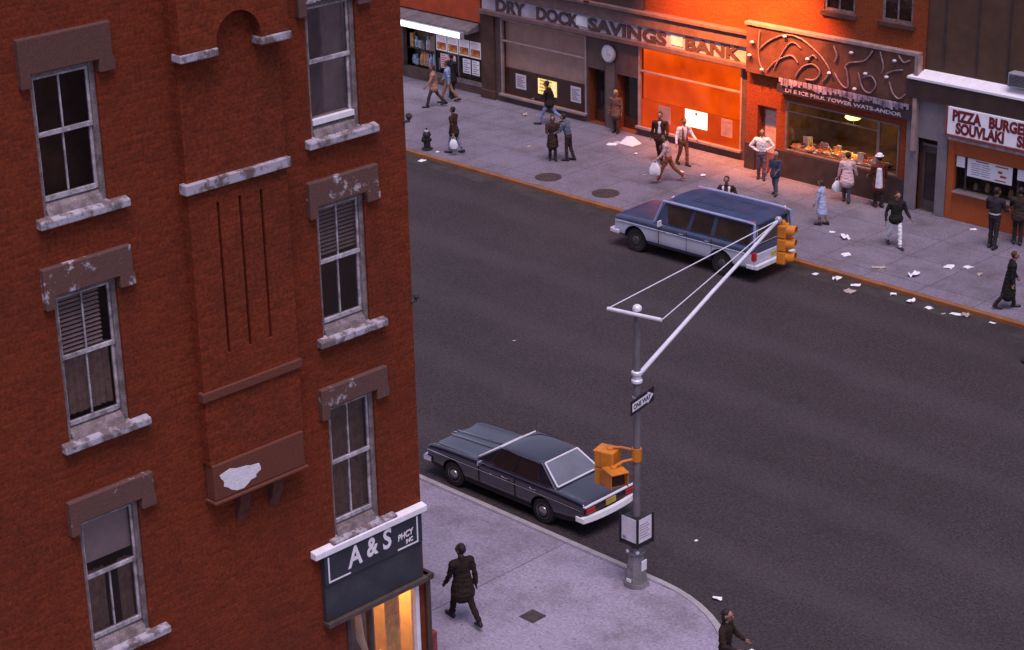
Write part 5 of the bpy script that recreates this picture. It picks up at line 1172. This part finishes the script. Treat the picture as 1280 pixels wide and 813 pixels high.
def bag(p, label, col=(.75, .72, .78), w=.3, h=.36, az=0.):
    x, y, z = p; t = thing('shopping_bag', (x, y, z-h-.12), label, 'bag'); t.rotation_euler = (0, 0, az)
    q = MB(); n = 14; zb = z-h-.12; i0 = len(q.v); prof = [(.5, .0), (.85, .06), (1., .3), (.92, .6), (.62, .88), (.38, 1.)]
    rj = random.Random(int(abs(x*100)))
    for r_, hh in prof:
        for j in range(n):
            a = 2*PI*j/n; ca, sa = math.cos(a), math.sin(a); sq = (abs(ca)**4+abs(sa)**4)**-.25
            q.v.append((x+w/2*r_*ca*sq+rj.uniform(-.012, .012), y+.08*r_*sa*sq+rj.uniform(-.012, .012), zb+h*hh))
    for r_ in range(len(prof)-1):
        for j in range(n): q.f.append((i0+r_*n+j, i0+r_*n+(j+1) % n, i0+(r_+1)*n+(j+1) % n, i0+(r_+1)*n+j)); q.mi.append(0)
    q.f.append(tuple(i0+j for j in reversed(range(n)))); q.mi.append(0); q.f.append(tuple(i0+(len(prof)-1)*n+j for j in range(n))); q.mi.append(0)
    q.build('sack', mat('bag_%d' % int(col[0]*1000), col, .5, .12, 9, .1, 40), t, smooth=True)
    q = MB(); q.tube([(x-.07, y, zb+h), (x-.04, y, z-.02), (x, y, z+.0), (x+.04, y, z-.02), (x+.07, y, zb+h)], .008, 6); q.build('handle', mat('bag_%d' % int(col[0]*1000), col, .5), t, smooth=True)
D = R
mp = make_person
mp('man in a tan coat and dark trousers walking past the grocery', -55.3, 50.95, D(225), 1.68, top=(.36, .19, .14), legs=(.06, .045, .05), hair='brown', stride=.38, armL=(.4, .1, .3), armR=(-.35, .1, .2), coat=.12)
mp('person in a light blue top and tan trousers by the grocery posters', -55.35, 51.75, D(215), 1.66, top=(.26, .33, .50), legs=(.30, .16, .11), stride=.34, armL=(-.3, .1, .3), armR=(.3, .1, .3))
mp('person in black standing against the grocery posters', -55.75, 52.35, D(100), 1.74, top=(.022, .018, .022), legs=(.022, .018, .022), stride=.08, coat=.25)
_, hd = mp('person in a dark brown jacket and jeans carrying a white bag near the far kerb', -50.36, 47.3, D(195), 1.68, top=(.045, .022, .018), legs=(.16, .17, .24), stride=.24, armL=(-.3, .16, .1), armR=(.2, .1, .5), coat=.14)
bag((hd[1].x, hd[1].y, hd[1].z), 'white carrier bag held by the person in jeans near the hydrant', (.74, .76, .82), .3, .34, D(40))
mp('person in a dark jacket and blue jeans striding past the lit yellow notice', -50.3, 52.1, D(205), 1.72, top=(.03, .018, .016), legs=(.22, .25, .40), stride=.5, lean=.08, armL=(.5, .2, .9), armR=(-.4, .15, .5), coat=.05)
mp('person in dark brown with bare forearms standing close to a companion', -47.1, 48.95, D(-40), 1.62, top=(.05, .026, .022), legs=(.05, .035, .04), hair='dark', stride=.08, armL=(.5, .1, 1.3), armR=(.5, .1, 1.2), coat=.35, longhair=True)
mp('person in a slate blue jacket over dark trousers leaning to a companion', -46.68, 49.3, D(200), 1.68, top=(.10, .12, .18), legs=(.045, .028, .026), stride=.1, lean=.22, shirt=(.6, .56, .62), armL=(.4, .15, .8), armR=(.5, .1, 1.0))
mp('fair haired person in brown standing in the bank doorway', -47.7, 52.9, D(-70), 1.6, top=(.16, .08, .06), legs=(.10, .045, .03), hair='blond', skin='tan', stride=.05, coat=.2, longhair=True)
mp('man in a dark suit and white shirt in front of the orange bank window', -44.2, 51.3, D(-60), 1.78, top=(.05, .022, .02), legs=(.06, .03, .03), stride=.25, shirt=(.75, .7, .75), armL=(.3, .2, .5), armR=(-.2, .2, .4), coat=.1)
_, hd = mp('person in a pale pink top and rust trousers hurrying with a white bag', -42.5, 49.75, D(215), 1.7, top=(.62, .36, .34), legs=(.24, .07, .03), skin='tan', stride=.45, lean=.12, armL=(.35, .1, .4), armR=(-.3, .15, .3), shoes=(.4, .2, .18), shirt=(.72, .66, .7))
bag((hd[1].x+.1, hd[1].y-.1, hd[1].z+.1), 'bulging white bag carried by the hurrying person in rust trousers', (.80, .74, .78), .4, .42, D(30))
mp('person in a white jacket open over red beside the bright notice', -43.3, 51.5, D(-20), 1.68, top=(.70, .64, .66), legs=(.22, .07, .04), vest=(.40, .07, .03), stride=.2, armL=(.3, .3, .6), armR=(.1, .35, .4), hair='brown')
mp('man in a dark jacket with white lapels standing behind the blue wagon', -38.0, 47.3, D(-60), 1.7, top=(.05, .022, .018), legs=(.04, .03, .03), stride=.06, vest=(.74, .72, .76), armL=(.2, .45, .4), armR=(.2, .45, .4), coat=.1)
mp('man in a white shirt and grey trousers with hands on hips', -40.3, 52.0, D(-55), 1.76, top=(.78, .72, .74), legs=(.14, .10, .13), stride=.08, armL=(-.1, .6, .7), armR=(-.1, .6, .7), skin='tan')
mp('grey haired child in dark blue near the cafe corner', -38.9, 50.95, D(-80), 1.48, top=(.06, .06, .10), legs=(.12, .12, .17), hair='grey', stride=.14, coat=.1, armL=(.3, .1, .9), armR=(.2, .1, .5))
mp('small elderly person in a long pale blue coat', -35.96, 49.55, D(190), 1.45, top=(.40, .43, .60), legs=(.10, .05, .04), hair='brown', stride=.12, lean=.1, coat=.45, coatw=1.05, skirt=True, armL=(.15, .08, .2), armR=(.15, .08, .2))
_, hd = mp('person in a loose pink top seen from behind at the cafe window', -36.75, 51.95, D(120), 1.64, top=(.60, .42, .44), legs=(.05, .05, .07), hair='dark', stride=.14, lean=.06, coat=.22, coatw=1.12, armL=(.1, .2, .2), armR=(.2, .2, .4))
bag((hd[1].x, hd[1].y-.05, hd[1].z+.05), 'pale carrier bag held by the person in pink at the cafe window', (.66, .68, .78), .32, .36, D(60))
mp('person in a white hat and dark rust clothes by the cafe window', -35.7, 52.2, D(150), 1.74, top=(.12, .035, .02), legs=(.035, .025, .025), hat=(.80, .76, .82), stride=.06, coat=.3, armL=(.2, .1, .8), armR=(.1, .2, .3))
q = MB(); q.hexa([(-35.56, 51.78, .75), (-35.36, 51.82, .75), (-35.36, 51.98, .75), (-35.56, 51.94, .75), (-35.54, 51.82, 1.42), (-35.40, 51.84, 1.42), (-35.40, 51.95, 1.42), (-35.54, 51.93, 1.42)])
tag(q.build('folded_garment', cloth((.70, .66, .74)), origin=(-35.46, 51.88, .75), bevel=.04, segs=3), 'white folded garment held by the person in the white hat', 'garment')
mp('person in a black jacket and bright white trousers walking by the grey doorway', -33.05, 49.35, D(-35), 1.78, top=(.022, .018, .018), legs=(.78, .76, .80), stride=.3, shoes=(.03, .02, .03), armL=(.2, .3, .8), armR=(-.2, .3, .7), coat=.02)
mp('tall person in dark clothes with a pale belt at the snack counter', -30.8, 51.25, D(100), 1.9, top=(.035, .028, .035), legs=(.03, .024, .03), belt=(.42, .40, .46), stride=.08, armL=(.3, .15, .9), armR=(.3, .15, .9), coat=0)
mp('person in dark clothes at the far right end of the snack counter', -30.45, 52.05, D(120), 1.78, top=(.04, .026, .024), legs=(.03, .022, .024), stride=.06, armL=(.5, .15, 1.2), armR=(.3, .15, .9), coat=.1)
mp('person in a long black coat walking near the far kerb at the right edge', -27.75, 47.2, D(40), 1.70, top=(.020, .016, .016), legs=(.03, .02, .02), stride=.28, lean=.1, coat=.5, coatw=1.1, hair='brown', armL=(.2, .1, .3), armR=(-.1, .1, .2))
mp('man in a dark suit striding away along the near pavement', -26.5, 24.72, D(165), 1.80, top=(.026, .016, .013), legs=(.022, .014, .012), shoes=(.016, .01, .01), stride=.42, armL=(.2, .12, .4), armR=(-.25, .14, .3), coat=.24, coatw=1.12, vox=.010, skin='dark', turn=.5)
mp('person in a black top with one arm raised at the corner kerb', -20.98, 26.35, D(20), 1.72, z=ZR*0, top=(.026, .016, .013), legs=(.03, .02, .02), stride=.1, armL=(.2, .4, .7), armR=(.3, .5, 1.1), vox=.010, skin='tan', longhair=True, shoes=(.016, .01, .01))

# ------------------------------------------------------------------ litter
def scrap(x, y, z, s, label, grp, seed, flat=True, nm='paper_scrap'):
    rj = random.Random(seed); q = MB(); n = 4; a0 = rj.uniform(0, PI); w, l = s*rj.uniform(.7, 1.), s*rj.uniform(.45, .8)
    H = [[(.004+rj.random()*(.02 if flat else .09)*s/.3) for _ in range(n+1)] for _ in range(n+1)]
    J = [[(rj.uniform(-.08, .08), rj.uniform(-.08, .08)) for _ in range(n+1)] for _ in range(n+1)]
    def P_(i, j):
        u_, v_ = (i/n-.5+J[i][j][0])*w, (j/n-.5+J[i][j][1])*l
        return (x+u_*math.cos(a0)-v_*math.sin(a0), y+u_*math.sin(a0)+v_*math.cos(a0), z+H[i][j])
    i0 = len(q.v)
    for i in range(n+1):
        for j in range(n+1): q.v.append(P_(i, j))
    for i in range(n):
        for j in range(n): q.f.append((i0+i*(n+1)+j, i0+(i+1)*(n+1)+j, i0+(i+1)*(n+1)+j+1, i0+i*(n+1)+j+1)); q.mi.append(0)
    o = q.build(nm, PAPER if seed % 4 else mat('paper_soiled', (.42, .33, .30), .85, .3, 12), origin=(x, y, z)); m = o.modifiers.new('t', 'SOLIDIFY'); m.thickness = .003
    return tag(o, label, 'litter', grp)
LIT_PAVE = [(-51.85, 52.4, .3), (-46.82, 51.72, .35), (-42.86, 50.9, .2), (-42.0, 51.0, .2), (-43.6, 49.8, .14), (-41.23, 48.6, .18), (-34.66, 49.01, .38), (-33.72, 47.8, .36), (-32.35, 47.51, .42), (-31.19, 47.64, .45), (-30.84, 48.95, .40), (-30.4, 49.3, .3), (-29.79, 48.98, .2), (-32.16, 52.3, .22), (-35.29, 49.2, .2), (-45.4, 51.4, .16), (-48.9, 49.6, .2), (-50.9, 46.98, .15), (-37.9, 50.1, .2)]
for i, (x, y, s) in enumerate(LIT_PAVE):
    scrap(x, y, .002, s, ('white' if i % 4 else 'soiled buff')+' scrap of paper lying on the far pavement', 'paper scraps on the far pavement', i, i % 3 != 0)
LIT_GUT = [(-32.85, 46.15, .3), (-32.15, 46.1, .35), (-32.0, 45.6, .42), (-30.2, 46.05, .32), (-29.55, 46.0, .28), (-28.7, 46.1, .36), (-28.45, 46.18, .3), (-27.6, 46.2, .2), (-50.8, 46.15, .32), (-30.9, 46.2, .18), (-29.0, 45.9, .15), (-33.6, 46.1, .2)]
for i, (x, y, s) in enumerate(LIT_GUT):
    scrap(x, y, ZR+.006, s, ('white' if (50+i) % 4 else 'soiled buff')+' scrap of paper lying in the gutter along the far kerb', 'paper scraps in the far gutter', 50+i, i % 3 != 0)
for i, (x, y, s) in enumerate([(-36.6, 36.4, .09), (-25.4, 30.8, .10), (-23.4, 29.1, .22), (-21.6, 27.95, .14)]):
    scrap(x, y, ZR+.004, s, 'small '+('white' if (80+i) % 4 else 'soiled buff')+' scrap of paper on the dark roadway', 'paper scraps on the roadway', 80+i, i != 2)
q = MB(); q.hexa([(-46.75, 52.0, .003), (-46.1, 52.0, .003), (-46.1, 52.5, .003), (-46.75, 52.5, .003), (-46.5, 52.15, .28), (-46.35, 52.2, .3), (-46.3, 52.3, .26), (-46.5, 52.35, .24)]); q.hexa([(-46.95, 51.9, .003), (-46.7, 51.85, .003), (-46.7, 52.0, .003), (-46.9, 52.0, .003), (-46.93, 51.9, .02), (-46.7, 51.86, .12), (-46.7, 51.98, .1), (-46.9, 51.98, .02)])
tag(q.build('crumpled_newspaper', PAPER, origin=(-46.4, 52.25, 0)), 'big crumpled white newspaper tented on the pavement below the bank doors', 'litter')

# ------------------------------------------------------------------ camera, light
cam = bpy.data.cameras.new('camera'); co = bpy.data.objects.new('camera', cam); C.objects.link(co)
d_ = Vector((-0.65891362, 0.65412068, -0.37142829)); r_ = Vector((0.71008071, 0.70383138, -0.02016861)); u_ = r_.cross(d_)
co.matrix_world = Matrix(((r_.x, u_.x, -d_.x, 0), (r_.y, u_.y, -d_.y, 0), (r_.z, u_.z, -d_.z, 21.), (0, 0, 0, 1)))
cam.sensor_width = 36; cam.lens = 71.185; cam.clip_start = .1; cam.clip_end = 900
S.camera = co
SUN_EL, SUN_AZ = R(68), R(125)
wd = bpy.data.worlds.new('World'); S.world = wd; wd.use_nodes = True
t = wd.node_tree; bg = t.nodes['Background']
sky = t.nodes.new('ShaderNodeTexSky'); sky.sky_type = 'NISHITA'; sky.sun_disc = False; sky.sun_elevation = SUN_EL; sky.sun_rotation = SUN_AZ
sky.air_density = 1.; sky.dust_density = 1.; sky.ozone_density = 2.; sky.altitude = 20
hz = t.nodes.new('ShaderNodeMix'); hz.data_type = 'RGBA'; hz.inputs[0].default_value = .55; hz.inputs[7].default_value = (3.6, 3.1, 4.6, 1)   # thin lavender dusk overcast over the blue
t.links.new(sky.outputs[0], hz.inputs[6]); t.links.new(hz.outputs[2], bg.inputs[0]); bg.inputs[1].default_value = .075
sl_ = bpy.data.lights.new('sun', 'SUN'); sl_.energy = 1.3; sl_.angle = R(30); sl_.color = (1., .82, .90)
so = bpy.data.objects.new('sun', sl_); C.objects.link(so)
sd = Vector((math.sin(SUN_AZ)*math.cos(SUN_EL), math.cos(SUN_AZ)*math.cos(SUN_EL), math.sin(SUN_EL)))   # towards the sun
so.rotation_euler = sd.to_track_quat('Z', 'Y').to_euler()
def lamp(name, typ, loc, energy, col, size=.3, aim=None, spot=100, blend=1.):
    l = bpy.data.lights.new(name, typ); l.energy = energy; l.color = col
    if typ in ('POINT', 'SPOT'): l.shadow_soft_size = size
    if typ == 'SPOT': l.spot_size = R(spot); l.spot_blend = blend
    if typ == 'AREA': l.shape = 'RECTANGLE'; l.size = size; l.size_y = .1
    o = bpy.data.objects.new(name, l); C.objects.link(o); o.location = loc
    if aim: o.rotation_euler = (Vector(loc)-Vector(aim)).to_track_quat('Z', 'Y').to_euler()
    return o
OC = (1., .25, .04)
for x_, e_, ax_ in ((-45.3, 1300, -44.7), (-43.6, 2200, -43.4), (-41.9, 2400, -41.8), (-40.0, 2300, -39.5)):
    lamp('added_flood_light', 'SPOT', (x_, YK-2.62, 7.72), e_, OC, .12, (ax_, YK, 3.8), 76, 1.)  # added spots out of view, imitating the orange flare glow
lamp('cafe_light', 'POINT', (-37.6, YF+.6, 2.3), 95, (1., .62, .25), .15)
lamp('drugstore_light', 'POINT', (XB-.75, 21.6, 2.45), 70, (1., .58, .2), .1)
lamp('grocery_light', 'AREA', (-57.9, YK-.9, 2.4), 14, (.85, .88, 1.), 5., (-57.9, YK+.2, 1.2))
S.view_settings.view_transform = 'Standard'; S.view_settings.look = 'None'; S.view_settings.gamma = 1.; S.view_settings.exposure = 1.0
for o in list(C.objects):
    for k_ in ('_w', '_kill'):
        if k_ in o: del o[k_]
